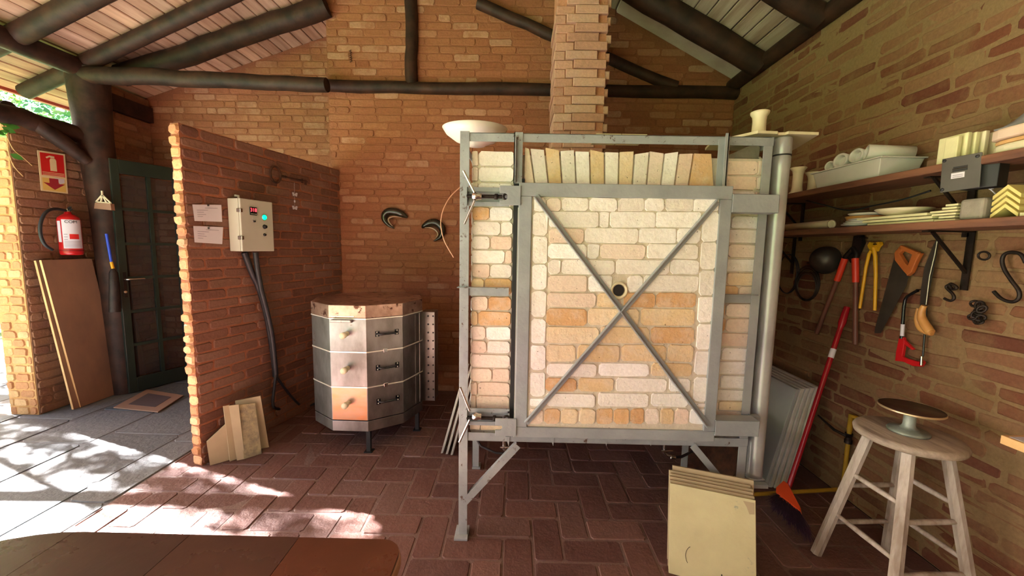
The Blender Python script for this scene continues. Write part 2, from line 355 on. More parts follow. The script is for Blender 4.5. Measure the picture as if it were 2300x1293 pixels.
# thin free-standing partition, bricks on edge
PA, PB = V(-1.88, 2.2, 0), V(-1.58, 3.5, 0)
pu = (PB-PA).normalized(); pn = V(pu.y, -pu.x, 0); PT = .06; PLN = (PB-PA).length
mb = MB(); mb.prism([PA, PB, PB+V(0, 0, 2.0), PA+V(0, 0, 2.0)], -pn*PT, lin((158, 100, 72)))
PP = des([(172, 104, 74), (164, 96, 68), (180, 116, 84), (186, 124, 94), (160, 92, 66)], .38, d=.80)
y = 0; r = 0
while y < 1.97:
    x = -.11 if r % 2 else 0; c = .0625
    while x < PLN:
        L = .22*random.choice([1, 1, 1, .94]); a = max(x, 0); b = min(x+L, PLN)
        if b-a > .03: mb.brick(PA, pu, V(0, 0, 1), pn, a+.005, b-.005, y+.005, y+c-.005, random.uniform(.002, .008), jc(random.choice(PP)), .012, .005, .003)
        x += L
    # the ragged brick end that faces the yard, sunlight painted in as paler bricks
    e = random.uniform(.002, .016); cc = jc(random.choice([(214, 160, 112), (224, 176, 126), (204, 144, 100), (230, 186, 140)]))
    mb.brick(PA, -pn, V(0, 0, 1), -pu, .0-random.uniform(.0, .008), PT+random.uniform(0, .006), y+.004, y+c-.006, e, cc, .014, .007, .003)
    y += c; r += 1
struct(mb.build('wall_partition', M['brick_part']))

# floor: brick pavers in a herringbone, slate to the left and outside
mb = MB(); XS = -2.08
mb.box(XS, XR, -2.95, 3.6, -.06, -.0035, lin((124, 100, 92)))
bw = .135; bl = .27; g = .008
PF = [(112, 77, 68), (106, 71, 63), (122, 87, 77), (112, 82, 74), (98, 66, 60)]
for i in range(-18, 34):
    for j in range(-20, 24):
        k = (i-j) % 4
        if k not in (0, 3): continue
        wx, wy = (bl, bw) if k == 0 else (bw, bl)
        x0 = XS+.02+(i+2)*bw; y0 = .6+j*bw
        if x0+wx < XS+.02 or x0 > XR-.02 or y0 < -1.1 or y0+wy > 3.6: continue
        mb.brick(V(0, 0, -.005), V(1, 0, 0), V(0, 1, 0), V(0, 0, 1), max(x0, XS)+g/2, min(x0+wx, XR)-g/2, y0+g/2, y0+wy-g/2, random.uniform(.002, .007), jc(random.choice(PF), .1), .006, .004, .002)
struct(mb.build('floor', M['floor']))
mb = MB(); mb.box(-5.2, XS, -3.0, 4.0, -.08, -.006, lin((96, 94, 92)))
x = -5.2
while x < XS-.02:
    wx = min(random.uniform(.38, .55), XS-x); yy = -1.5+random.uniform(0, .3)
    if XS-(x+wx) < .12: wx = XS-x
    while yy < 3.9:
        wy = random.uniform(.3, .7)
        mb.brick(V(0, 0, -.006), V(1, 0, 0), V(0, 1, 0), V(0, 0, 1), x+.007, x+wx-.007, yy+.007, min(yy+wy, 3.94)-.007, random.uniform(.003, .007), jc(random.choice([(102, 108, 110), (92, 98, 102), (110, 112, 112), (96, 98, 98)]), .06), .012, .004, .006)
        yy += wy
    x += wx
struct(mb.build('floor_slate', M['slate']))
mb = MB(); mb.box(-16, -5.2, -12, 16, -.12, -.05); mb.box(-5.2, 8, -12, -3.1, -.12, -.05)
g_ = mb.build('lawn', M['grass']); tag(g_, 'green lawn lying beyond the slate paving on the open side', 'lawn'); g_['kind'] = 'stuff'

# roof: plank ceiling on both slopes
def slope_boards(name, xa, xb, zf, y0, y1, w=.105, tint=((1, 1, 1),)):
    mb = MB(); d = V(xb-xa, 0, zf(xb)-zf(xa)); L = d.length; d.normalize(); nn = d.cross(V(0, 1, 0)).normalized()
    if nn.z < 0: nn = -nn
    o = V(xa, 0, zf(xa)); n = int(L/w); mb.prism([o+V(0, y0, 0)+nn*.02, o+d*L+V(0, y0, 0)+nn*.02, o+d*L+V(0, y0, 0)+nn*.06, o+V(0, y0, 0)+nn*.06], V(0, y1-y0, 0), (.12, .09, .07))
    for k in range(n+1):
        a = k*w+.003; b = min((k+1)*w-.003, L)
        if b-a < .02: continue
        t_ = random.uniform(.82, 1.08); c = tuple(v*t_ for v in random.choice(tint))
        s0 = random.uniform(0, .002)
        P = [o+d*a+nn*(.006), o+d*(a+.006)+nn*s0, o+d*(b-.006)+nn*s0, o+d*b+nn*.006, o+d*b+nn*.02, o+d*a+nn*.02]
        mb.prism([q+V(0, y0, 0) for q in P], V(0, y1-y0, 0), c)
    return struct(mb.build(name, M['plank']))
slope_boards('ceiling', -4.2, XG, zl, -3.2, 4.2, tint=((1, 1, 1), (1, .95, .9), (.95, .95, .95)))
slope_boards('ceiling_right_slope', XG, 2.1, zr, -3.2, 4.2, tint=((.66, .76, .86), (.6, .72, .82)))  # right slope tinted darker and greyer, its weaker light put into the colour
def log(name, a, b, r, wob=.006, n=14, seg=12, parent=None, r2=None, m='timber'):
    a = Vector(a); b = Vector(b); pts = []; rs = []; r2 = r2 or r
    for i in range(seg+1):
        t_ = i/seg; pts.append(a.lerp(b, t_)+V(random.uniform(-wob, wob), random.uniform(-wob, wob), random.uniform(-wob, wob))); rs.append((r+(r2-r)*t_)*random.uniform(.96, 1.04))
    mb = MB(); mb.tube(pts, rs, n); o = mb.build(name, M[m], parent); 
    if parent is None: struct(o)
    return o
log('trim_1', (-3.50, 3.20, 2.655), (-1.535, 3.22, 2.61), .066, r2=.055)            # protruding tie beam
log('trim_2', (-1.66, 3.475, 2.70), (XR, 3.475, 2.685), .05)                       # the same beam let into the wall
log('trim_3', (-3.40, 3.44, zl(-3.40)-.10), (-1.62, 3.44, zl(-1.62)-.10), .082, .01)
for i, (yy, r) in enumerate(((3.28, .058), (2.86, .066), (1.9, .07), (1.0, .07))):
    log('trim_%d' % (4+i), (-4.05, yy, zl(-4.05)-.075), (XG, yy-.45, zl(XG)-.075), r)
for i, (yy, r) in enumerate(((3.09, .085), (2.50, .07), (1.7, .07), (.8, .07))):
    log('trim_%d' % (8+i), (1.80, yy, zr(1.80)-.08), (XG, yy, zr(XG)-.08), r)
log('trim_12', (-3.5, 3.35, 2.70), (-3.5, -3.1, 2.70), .075)                       # left plate
log('trim_13', (XR-.03, 3.5, 2.755), (XR-.03, -3.0, 2.755), .055)                  # right plate
log('trim_14', (XG, 3.5, zl(XG)-.12), (XG, -3.1, zl(XG)-.12), .08)
log('trim_15', (-.925, 3.475, 2.72), (-.925, 3.475, zl(-.925)-.06), .052)          # king post
log('trim_16', (-.36, 3.475, 3.37), (1.33, 3.475, 2.73), .045)                     # strut
mb = MB(); mb.tube([V(-3.49, 3.33, 0), V(-3.5, 3.33, .9), V(-3.50, 3.31, 1.6), V(-3.53, 3.3, 2.2), V(-3.5, 3.26, 2.72)], [.1, .1, .102, .115, .135], 16)
mb.tube([V(-3.56, 2.92, 2.2), V(-3.53, 3.06, 2.10), V(-3.5, 3.2, 1.98)], [.05, .055, .04], 12)
struct(mb.build('trim_17', M['timber']))
log('trim_18', (-3.60, 2.45, 2.22), (-3.56, 3.25, 2.19), .065, .01)
log('trim_19', (-6.5, 2.95, 2.31), (-3.77, 2.95, 2.31), .052)
# white-washed board closing the roof against the gable, right
mb = MB(); mb.quadbox([V(1.80, 3.2, zr(1.8)-.03), V(.80, 3.2, zr(.8)-.03), V(.80, 3.47, zr(.8)-.03), V(1.80, 3.47, zr(1.8)-.03)], [V(1.80, 3.2, zr(1.8)-.002), V(.80, 3.2, zr(.8)-.002), V(.80, 3.47, zr(.8)-.002), V(1.80, 3.47, zr(1.8)-.002)])
struct(mb.build('trim_20', surf('whitewash', (196, 178, 168), (176, 154, 142), 5, .7)))
mb = MB(); mb.box(-4.24, -4.2, -3.2, 4.2, zl(-4.2)-.02, zl(-4.2)+.07); struct(mb.build('trim_21', plain('red_fascia', (150, 60, 44), .6)))
mb = MB(); mb.box(XL-.02, XL+.05, 3.4, 3.93, 2.50, 2.64); struct(mb.build('trim_22', M['timber']))
# corrugated roof cover so no sun passes
mb = MB()
for xa, xb, zf in ((-4.22, XG, zl), (XG, 2.15, zr)):
    mb.quadbox([V(xa, -3.2, zf(xa)+.07), V(xb, -3.2, zf(xb)+.07), V(xb, 4.3, zf(xb)+.07), V(xa, 4.3, zf(xa)+.07)], [V(xa, -3.2, zf(xa)+.1), V(xb, -3.2, zf(xb)+.1), V(xb, 4.3, zf(xb)+.1), V(xa, 4.3, zf(xa)+.1)])
struct(mb.build('trim_23', surf('roof_cover', (150, 84, 60))))

# ---------------------------------------------------------------- outside: trees and hedge
def leaves(mb, c, rad, n, size, pal, keep=None):
    for _ in range(n):
        while True:
            p = V(random.uniform(-1, 1), random.uniform(-1, 1), random.uniform(-1, 1))
            if p.length < 1: break
        p = Vector(c)+V(p.x*rad[0], p.y*rad[1], p.z*rad[2])
        if keep and not keep(p): continue
        u = V(random.gauss(0, 1), random.gauss(0, 1), random.gauss(0, .6)).normalized(); w = u.cross(V(random.gauss(0, 1), random.gauss(0, 1), random.gauss(0, 1))).normalized()
        s = size*random.uniform(.6, 1.3); col = jc(random.choice(pal), .25)
        mb.add([p-u*s, p+w*s*.42-u*s*.2, p+u*s, p-w*s*.42-u*s*.2], [(0, 1, 2, 3)], False, col)
def tree(label, base, crowns, n, size, pal, keep=None, h=3):
    t = thing('tree', label, 'tree', base)
    mb = MB(); b = Vector(base); mb.tube([b, b+V(.1, .05, h*.5), b+V(.05, .1, h)], [.14, .1, .05], 10)
    for c, r in crowns: mb.tube([b+V(.07, .05, h*.6), (b+V(0, 0, h)+Vector(c))/2, Vector(c)], [.06, .04, .015], 7)
    mb.build('trunk', M['bark'], t)
    mb = MB()
    for c, r in crowns: leaves(mb, c, r, int(n/len(crowns)), size, pal, keep)
    NORECALC.add('foliage'); o = mb.build('foliage', M['leaf'], t); o['kind'] = 'stuff'
    return t
GR = [(96, 140, 50), (120, 160, 60), (76, 120, 44), (150, 170, 80), (60, 100, 50)]
GB = [(84, 130, 90), (110, 150, 110), (70, 110, 90), (150, 170, 120)]
# q = cross coordinate to the sun's horizontal direction; large q shades the floor nearer the back wall
qf = lambda p: p.y - (p.x)*(-.31/.95)
def dens(q): return .0 if q < 1.16 else min(.9, (q-1.16)*5) if q < 1.52 else .28 if q < 1.78 else .8
tree('leafy tree beyond the open left side, its dappled shade falling on the floor', (-8.3, 4.0, -.045),
     [((-7.6, 4.4, 4.2), (1.5, 1.5, 1.3)), ((-8.0, 3.6, 5.2), (1.6, 1.4, 1.2)), ((-8.4, 5.6, 4.6), (1.4, 1.4, 1.5)), ((-7.7, 3.2, 3.6), (1.2, 1.2, 1.2)), ((-7.9, 4.8, 3.0), (1.2, 1.0, 1.0))], 40000, .044, GR, keep=lambda p: random.random() < dens(p.y+.326*p.x) or p.z < 2.2)
tree('bluish green tree seen under the eave behind the near foliage', (-11.2, 9.4, -.045),
     [((-11.2, 9.4, 4.2), (2.0, 2.0, 1.8)), ((-12.2, 8.2, 3.4), (1.6, 2, 1.5)), ((-10.2, 10.2, 4.9), (1.8, 1.8, 1.5))], 7000, .11, GB)
mb = MB()
for k in range(9): leaves(mb, (-14.6+random.uniform(-.3, .3), -7+k*1.7, 1.75), (1.0, 1.3, 1.7), 700, .16, GR)
hd = mb.build('foliage', M['leaf']); hd.name = 'hedge'; WORLD['hedge'] = WORLD['foliage']; tag(hd, 'long green hedge at the far edge of the lawn', 'hedge'); hd['kind'] = 'stuff'

# ================================================================ THE BIG BRICK KILN
K, KD = 1.68, 1.615     # front plane of the frame, front plane of the door
def k(px, py, y=K): return oY(px, py, y)
kiln = thing('gas_kiln', 'large white firebrick gas kiln in a grey steel frame with cross-braced door', 'kiln', (.42, 2.1, 0))
WB = [(244, 238, 232), (238, 231, 222), (246, 241, 235), (233, 224, 214)]
TB = [(224, 196, 154), (218, 188, 144), (230, 206, 170)]
OB = [(216, 172, 124), (210, 164, 118), (222, 182, 138)]
PK = [(230, 208, 188), (226, 200, 180), (234, 216, 200)]
CC = {'w': WB, 't': TB, 'o': OB, 'p': PK}
MORT = lin((206, 194, 174))
def fbrick(mb, y, x0, x1, z0, z1, c, p=.008):
    mb.brick(V(0, y, 0), V(1, 0, 0), V(0, 0, 1), V(0, -1, 0), x0, x1, z0, z1, p+random.uniform(-.001, .001), jc(random.choice(CC[c]), .05), .006, .0018, .0016)
fr = -1
# body: side piers, arch and the box behind
body = MB(); body.box(-.195, 1.045, K+.03, 2.72, .47, 1.742, MORT)
def pier(xl, xr, rows, splits, cs):
    for i, (a, b) in enumerate(rows):
        xs = [xl]+splits[i]+[xr]
        for q in range(len(xs)-1): fbrick(body, K+.03, xs[q]+.001, xs[q+1]-.001, b+.001, a-.001, cs[i][q] if q < len(cs[i]) else 'w')
zz = lambda py, px=1100: k(px, py).z
LR = [(335, 371), (372, 406), (408, 462), (463, 494), (496, 528), (529, 560), (561, 592), (593, 625), (626, 663), (667, 699), (701, 734), (735, 766), (768, 797), (799, 829), (831, 861), (862, 892), (893, 940), (942, 953), (955, 972)]
LS = [[-.17], [-.17], [-.17], [-.12], [-.07], [-.115], [-.05], [-.115], [-.14], [-.12], [-.165], [-.13], [-.125], [], [-.10], [-.165], [-.17], [], [-.15]]
LC = ['pw', 'pw', 'pw', 'ow', 'ww', 'wp', 'wp', 'pw', 'to', 'po', 'to', 'pw', 'pw', 'p', 'pp', 'pp', 'pp', 'p', 'pt']
pier(-.198, -.018, [(zz(a), zz(b)) for a, b in LR], LS, LC)
RR = [(357, 391), (393, 425), (427, 480), (484, 513), (514, 546), (548, 579), (581, 611), (613, 642), (643, 681), (683, 715), (717, 749), (751, 782), (784, 813), (815, 845), (847, 877), (879, 904), (906, 928), (930, 968)]
RS = [[1.02], [1.02], [1.02], [.925], [], [.92], [], [.925], [.98], [.93], [.935], [], [.925], [], [.93], [], [.93], []]
RC = ['pp', 'pp', 'wp', 'tw', 'w', 'wp', 'w', 'pt', 'op', 'op', 'op', 'p', 'pw', 'w', 'pw', 'w', 'pt', 'p']
pier(.875, 1.05, [(zz(a, 1670), zz(b, 1670)) for a, b in RR], RS, RC)
TOPX = [1178, 1190, 1224, 1258, 1292, 1326, 1360, 1393, 1428, 1462, 1496, 1529, 1562, 1604]
BOTX = [1176, 1202, 1233, 1264, 1296, 1328, 1360, 1391, 1422, 1454, 1486, 1517, 1548, 1610]
AC = 'pwtwwtwtwpwpotp'
for i in range(13):
    x0, x1, b0, b1 = TOPX[i], TOPX[i+1], BOTX[i], BOTX[i+1]
    yt = 330+(x0-1178)*.035; yb = 412+(b0-1176)*.035
    P = [k(b0+1.5, yb+3), k(b1-1.5, yb+3), k(x1-1.5, yt+random.uniform(-4, 6)), k(x0+1.5, yt+random.uniform(-4, 4))]
    P = [V(p.x, K+.028, p.z) for p in P]; c = jc(random.choice(CC[AC[i]]), .04); cen = sum(P, V(0, 0, 0))/4
    Q = [cen+(p-cen)*.965+V(0, -.012, 0) for p in P]
    P = [p+V(0, .03, 0) for p in P]
    body.add(P+Q, [(0, 1, 5, 4), (1, 2, 6, 5), (2, 3, 7, 6), (3, 0, 4, 7), (4, 5, 6, 7)], False, c)
# side faces of the body
for sx, nx in ((-.195, -1), (1.045, 1)):
    z = .48; r = 0
    while z < 1.70:
        y = K+.05-(.11 if r % 2 else 0)
        while y < 2.70:
            a = max(y, K+.04); b = min(y+.225, 2.71)
            if b-a > .03: body.brick(V(sx, 0, 0), V(0, 1, 0), V(0, 0, 1), V(nx, 0, 0), a+.002, b-.002, z+.002, z+.062, .006, jc(random.choice(WB+PK), .05), .01, .003, .001)
            y += .23
        z += .064; r += 1
body.build('brick_body', M['fire'], kiln)
mb = MB(); mb.box(-.016, .03, K+.005, K+.03, .52, 1.64); mb.build('door_gap_shade', M['black'], kiln)  # black strip painting the shade in the gap between pier and door
mb = MB(); mb.prism([V(1.0, 1.75, 1.735), V(1.048, 1.75, 1.735), V(1.05, 1.75, 1.80), V(1.035, 1.75, 1.815), V(.99, 1.75, 1.80), V(.95, 1.75, 1.78), V(.94, 1.75, 1.74)], V(0, .5, 0)); mb.build('mortar_crust', M['block'], kiln)
# steel frame
T = .04
def angle_v(mb, x, y, z0, z1, sx, sy, w=T):   # L profile
    mb.box(min(x, x+sx*w), max(x, x+sx*w), min(y, y+sy*.004), max(y, y+sy*.004), z0, z1); mb.box(min(x, x+sx*.004), max(x, x+sx*.004), min(y, y+sy*w), max(y, y+sy*w), z0, z1)
ZT = 1.825; ZB = .50
for zt, h in ((ZT, .036), (ZB+.01, .036)):
    mb = MB(); mb.box(-.245, 1.064, K, K+.004, zt-h, zt); mb.box(-.205, 1.055, K, K+.036, zt-.004 if zt > 1 else zt-h-.004, zt if zt > 1 else zt-h)
    mb.box(-.245, -.241, K+.003, 2.7, zt-h, zt); mb.box(1.06, 1.064, K+.003, 2.7, zt-h, zt); mb.box(-.245, 1.064, 2.699, 2.704, zt-h, zt)
    mb.build('frame_rail', M['grey_rusty'], kiln, bevel=.0012)
for q in (-.1, .12, .34, .56, .78, .98): mb = MB(); mb.box(q, q+.004, K+.037, 2.69, ZB-.03, ZB-.001); mb.build('floor_bearer', M['grey_rusty'], kiln)
mb = MB(); angle_v(mb, -.245, K-.002, .012, ZT+.004, 1, 1); mb.box(-.245, -.205, K-.004, K, .012, ZT+.004)
mb.box(-.262, -.20, K-.03, K+.06, 0, .012); mb.build('corner_post', M['grey_rusty'], kiln, bevel=.0012)
mb = MB(); angle_v(mb, 1.065, K+.002, .012, ZT, -1, 1); mb.box(1.03, 1.10, K-.01, K+.07, 0, .012); mb.box(1.03, 1.17, K-.005, K+.06, .275, .292); mb.build('corner_post', M['grey_paint'], kiln, bevel=.0012)
for x, sx in ((-.245, 1), (1.065, -1)):
    mb = MB(); angle_v(mb, x, 2.24, .012, ZB, sx, 1); mb.box(min(x, x+sx*.05), max(x, x+sx*.05), 2.23, 2.29, 0, .012); mb.build('leg', M['grey_paint'], kiln, bevel=.0012)
    mb = MB(); angle_v(mb, x, 2.70, .012, ZT, sx, -1); mb.box(min(x, x+sx*.05), max(x, x+sx*.05), 2.65, 2.71, 0, .012); mb.build('leg', M['grey_paint'], kiln, bevel=.0012)
mb = MB(); mb.bar((-.012, K-.006, ZT-.02), (-.012, K-.006, 1.62), .004, .04, (0, 0, 1)); mb.box(-.018, .018, K-.006, K-.002, 1.618, ZT+.002); mb.box(-.018, -.014, K-.006, K+.03, 1.618, ZT+.002); mb.build('mullion', M['grey_rusty'], kiln)
mb = MB(); mb.box(.833, .878, K-.006, K-.002, 1.615, ZT-.012); mb.box(.858, .862, K-.03, K-.006, 1.615, ZT+.004); mb.box(.848, .862, K-.03, K-.027, 1.615, ZT+.004); mb.build('mullion', M['grey_paint'], kiln)
for (a, b, m) in ((-.205, -.03, 'grey_rusty'), (.905, 1.05, 'grey_paint')):
    mb = MB(); z = 1.152 if a < 0 else 1.142; mb.box(a, b, K+.004, K+.008, z-.016, z+.018); mb.box(a-(.05 if a < 0 else 0), b, K-.012, K+.03, z+.018, z+.021); mb.build('side_rail', M[m], kiln)
mb = MB(); a = k(1043, 1128, K-.004); b = k(1163, 1000, K-.004); mb.bar(a+V(.0, 0, 0), b, .004, .032, (0, 0, 1)); mb.bar(a+V(-.006, .014, .012), b+V(-.006, .014, .012), .03, .004, (0, 0, 1)); mb.build('corner_brace', M['grey_rusty'], kiln)
mb = MB(); a = k(1556, 1000, K-.004); b = k(1672, 1140, K-.004); mb.bar(a, b, .004, .03); mb.bar(a+V(.006, .014, .01), b+V(.006, .014, .01), .03, .004); mb.build('corner_brace', M['grey_paint'], kiln)
for px in (1140, 1240, 1360, 1460): mb = MB(); a = k(px, 985, K-.003); mb.prism([a+V(-.010, 0, .01), a+V(.010, 0, .01), a+V(.006, 0, -.035)], V(0, .004, 0)); mb.build('weld_tab', M['grey_paint'], kiln)
# round hinge post
mb = MB(); a = k(1753, 310, 1.74); b = k(1690, 1068, 1.74); b.y = a.y; mx_ = (a.x+b.x)/2
mb.lathe([(.0, -.001), (.035, 0), (.036, .02), (.0345, .024), (.0345, 1.405), (.036, 1.41), (.036, 1.45), (.034, 1.453), (.034, 1.461), (.036, 1.464), (.036, 1.525), (.033, 1.531), (0, 1.531)], (mx_+.004, 1.735, .305), n=28)
hp = mb.build('hinge_post', M['galv'], kiln)
mb = MB(); mb.lathe([(.0365, 0), (.0365, .006)], (mx_+.004, 1.735, 1.759), n=28); mb.build('collar_ring', M['black'], hp)
mb = MB(); mb.lathe([(.044, 0), (.05, .003), (.05, .008), (.044, .012)], (mx_+.004, 1.735, .293), n=4); mb.build('foot_plate', M['grey_paint'], kiln)
# door
DX0, DX1, DZ0, DZ1 = .006, .874, .527, 1.612
ft = .054
mb = MB()
for (x0, x1, z0, z1) in ((DX0, DX1, DZ1-ft, DZ1), (DX0, DX1, DZ0, DZ0+ft*.86), (DX0, DX0+ft, DZ0+ft*.86, DZ1-ft), (DX1-.05, DX1, DZ0+ft*.86, DZ1-ft)):
    mb.box(x0, x1, KD-.004, KD+.045, z0, z1)
door = mb.build('door', M['grey_paint'], kiln, bevel=.003)
mb = MB(); mb.box(DX0-.003, DX0-.001, KD-.002, KD+.045, DZ0, DZ1-.1); mb.build('door_edge_strip', M['whiteplastic'], door)  # white strip standing in for the pale chamfer of the door edge
mb = MB(); mb.box(DX0+.03, DX1-.03, KD+.006, KD+.09, DZ0+.03, DZ1-.03, MORT)
BY = KD+.008
def fb(x0, x1, y0, y1, c):   # pixel rectangle on the door face turned into a brick
    a = oY((x0+x1)/2, (y0+y1)/2, BY); w = (x1-x0)/870*BY; h = (y1-y0)/870*BY
    xs = a.x+.006*(a.z-1.09)*0; mb.brick(V(0, BY-.001, 0), V(1, 0, 0), V(0, 0, 1), V(0, -1, 0), a.x-w/2, a.x+w/2, a.z-h/2, a.z+h/2, .007+random.uniform(-.002, .001), jc(random.choice(CC[c]), .05), .0065, .0014, .0015)
rows = [(445, 474, [(1200, 1226, 'w'), (1228, 1259, 'p'), (1262, 1321, 'w'), (1324, 1385, 'w'), (1388, 1446, 'w'), (1448, 1490, 'w'), (1494, 1555, 'w'), (1557, 1612, 'w')]),
 (476, 511, [(1234, 1343, 'w'), (1346, 1367, 'w'), (1370, 1471, 'w'), (1474, 1571, 'w')]),
 (513, 546, [(1233, 1310, 'p'), (1313, 1432, 'w'), (1435, 1517, 'w'), (1520, 1571, 'w')]),
 (548, 581, [(1231, 1317, 'w'), (1319, 1345, 'w'), (1348, 1448, 'p'), (1453, 1565, 'w')]),
 (583, 616, [(1231, 1258, 'w'), (1262, 1380, 'w'), (1383, 1502, 'w'), (1505, 1568, 'w')]),
 (618, 655, [(1230, 1318, 'p'), (1321, 1374, 'w'), (1408, 1442, 'w'), (1445, 1567, 'w')]),
 (657, 690, [(1228, 1338, 'p'), (1341, 1382, 't'), (1400, 1470, 'o'), (1473, 1562, 'o')]),
 (692, 731, [(1227, 1318, 'o'), (1321, 1434, 't'), (1438, 1560, 't')]),
 (733, 771, [(1226, 1345, 't'), (1348, 1458, 't'), (1461, 1558, 'o')]),
 (773, 812, [(1225, 1293, 't'), (1296, 1391, 't'), (1394, 1496, 't'), (1499, 1556, 't')]),
 (814, 845, [(1227, 1340, 'w'), (1343, 1458, 'w'), (1461, 1553, 't')]),
 (847, 879, [(1224, 1295, 'o'), (1298, 1378, 't'), (1381, 1498, 'w'), (1501, 1550, 'w')]),
 (881, 913, [(1224, 1338, 'w'), (1341, 1457, 'w'), (1460, 1545, 'w')]),
 (915, 952, [(1186, 1220, 'p'), (1222, 1258, 'o'), (1260, 1298, 't'), (1300, 1337, 't'), (1339, 1376, 'o'), (1378, 1412, 'o'), (1415, 1446, 'o'), (1448, 1480, 'p'), (1482, 1512, 't'), (1514, 1546, 'p'), (1548, 1588, 'w')])]
for y0, y1, bs in rows:
    for x0, x1, c in bs: fb(x0, x1, y0, y1, c)
ls = [476, 530, 592, 651, 713, 772, 832, 892, 913]
for i in range(len(ls)-1):
    t_ = (ls[i]-476)/437; fb(1197-8*t_, 1230-7*t_, ls[i]+1, ls[i+1]-1, 'w')
rs_ = [476, 543, 605, 664, 725, 786, 843, 903, 914]
for i in range(len(rs_)-1):
    t_ = (rs_[i]-476)/437; fb(1576-23*t_, 1612-27*t_, rs_[i]+1, rs_[i+1]-1, 'w')
mb.build('firebricks', M['fire'], door)
mb = MB()
c = oY(1391, 652, BY-.01); mb.lathe([(.035, -.001), (.036, .002), (.031, .003), (.026, .000), (.023, -.008)], (c.x, KD-.001, c.z), (0, -1, 0), 28, cap=False); mb.build('spy_hole_rim', M['cream'], door)
mb = MB(); mb.lathe([(0, 0), (.0235, 0), (.0235, .004)], (c.x-.003, KD+.003, c.z), (0, -1, 0), 28); mb.build('spy_hole', M['black'], door)
for (a, b) in (((1204, 440), (1590, 954)), ((1612, 453), (1182, 950))):
    A = oY(*a, KD-.006); B = oY(*b, KD-.006); mb = MB(); mb.bar(A, B, .022, .004, (0, -1, 0)); d = (B-A).normalized(); off = d.cross(V(0, -1, 0))*.010
    mb.bar(A+off+V(0, -.008, 0), B+off+V(0, -.008, 0), .004, .02, (0, -1, 0)); mb.build('cross_brace', M['grey_paint'], door)
def hinge(zc, h):
    mb = MB(); mb.box(DX1-.004, 1.058, KD-.012, KD-.008, zc-h/2, zc+h/2); mb.box(DX1-.004, 1.054, KD-.012, KD+.05, zc-h/2, zc-h/2+.004); mb.box(DX1-.004, 1.054, KD-.012, KD+.05, zc+h/2-.004, zc+h/2); mb.box(1.054, 1.058, KD-.012, KD+.08, zc-h/2, zc+h/2)
    mb.box(1.054, 1.10, KD+.05, KD+.08, zc-h/2+.006, zc+h/2-.006)
    mb.build('hinge_arm', M['grey_paint'], door, bevel=.003)
hinge(1.543, .074); hinge(.592, .070)
# hook plates welded to the door
def cplate(px0, px1, py0, py1, hx, hy, hr):
    a = oY(px0, py1, KD-.01); b = oY(px1, py0, KD-.01); hc = oY(hx, hy, KD-.01); pts = [V(b.x, a.y, b.z), V(b.x, a.y, a.z), V(a.x, a.y, a.z)]
    z0 = hc.z-hr; z1 = hc.z+hr
    pts += [V(a.x, a.y, z0)]
    for q in range(7):
        an = -PI/2+q*PI/6; pts.append(V(hc.x+hr*math.cos(an), a.y, hc.z+hr*math.sin(an)))
    pts += [V(a.x, a.y, z1), V(a.x, a.y, b.z)]
    mb = MB(); mb.prism(pts, V(0, .008, 0)); mb.build('hook_plate', M['grey_paint'], door, bevel=.001)
cplate(1122, 1170, 417, 460, 1133, 441, .014); cplate(1112, 1160, 941, 978, 1122, 960, .012)
# clamps on the frame
for (zc, py, ri) in ((0, 441, 0), (1, 935, 1)):
    L_ = thing if False else None
    mb = MB(); a = k(1047, py, K-.012); b = k(1144, py, K-.012)
    for s in (-1, 1): mb.box(a.x, b.x, K-.014, K-.006, a.z+s*.030-.009, a.z+s*.030+.009)
    mb.box(a.x, a.x+.006, K-.03, K-.006, a.z-.038, a.z+.038); mb.box(a.x+.006, b.x, K-.006, K-.004, a.z-.03, a.z+.03); mb.box(b.x-.008, b.x, K-.014, K-.006, a.z-.03, a.z+.03)
    cl = mb.build('clamp_bracket', M['grey_rusty'], kiln)
    mb = MB(); mb.tube([V(a.x+.004, K-.024, a.z), V(b.x-.03, K-.024, a.z)], .008, 10); mb.lathe([(.008, 0), (.013, .002), (.013, .014), (.008, .016)], (a.x+.12, K-.024, a.z), (1, 0, 0), 6)
    mb.tube([V(b.x-.012+.012*math.cos(t_), K-.024, a.z+.012*math.sin(t_)) for t_ in [q*PI/6 for q in range(12)]], .005, 8, closed=True); mb.build('screw_rod', M['iron'], cl)
    h = k(1068, py, K-.04); mb = MB(); mb.lathe([(.009, -.014), (.016, -.012), (.018, .004), (.014, .016), (.014, .026)], h, (1, 0, 0), 14)
    up = [(1041, 383), (1066, 432)] if ri == 0 else [(1034, 870), (1055, 922)]
    dn_ = [(1066, 450), (1043, 503)] if ri == 0 else [(1055, 942), (1032, 992)]
    for pr_ in (up, dn_): A = k(*pr_[0], K-.05); B = k(*pr_[1], K-.045); mb.tube([A, B], .0055, 10)
    mb.build('wing_handle', M['chrome'], cl)
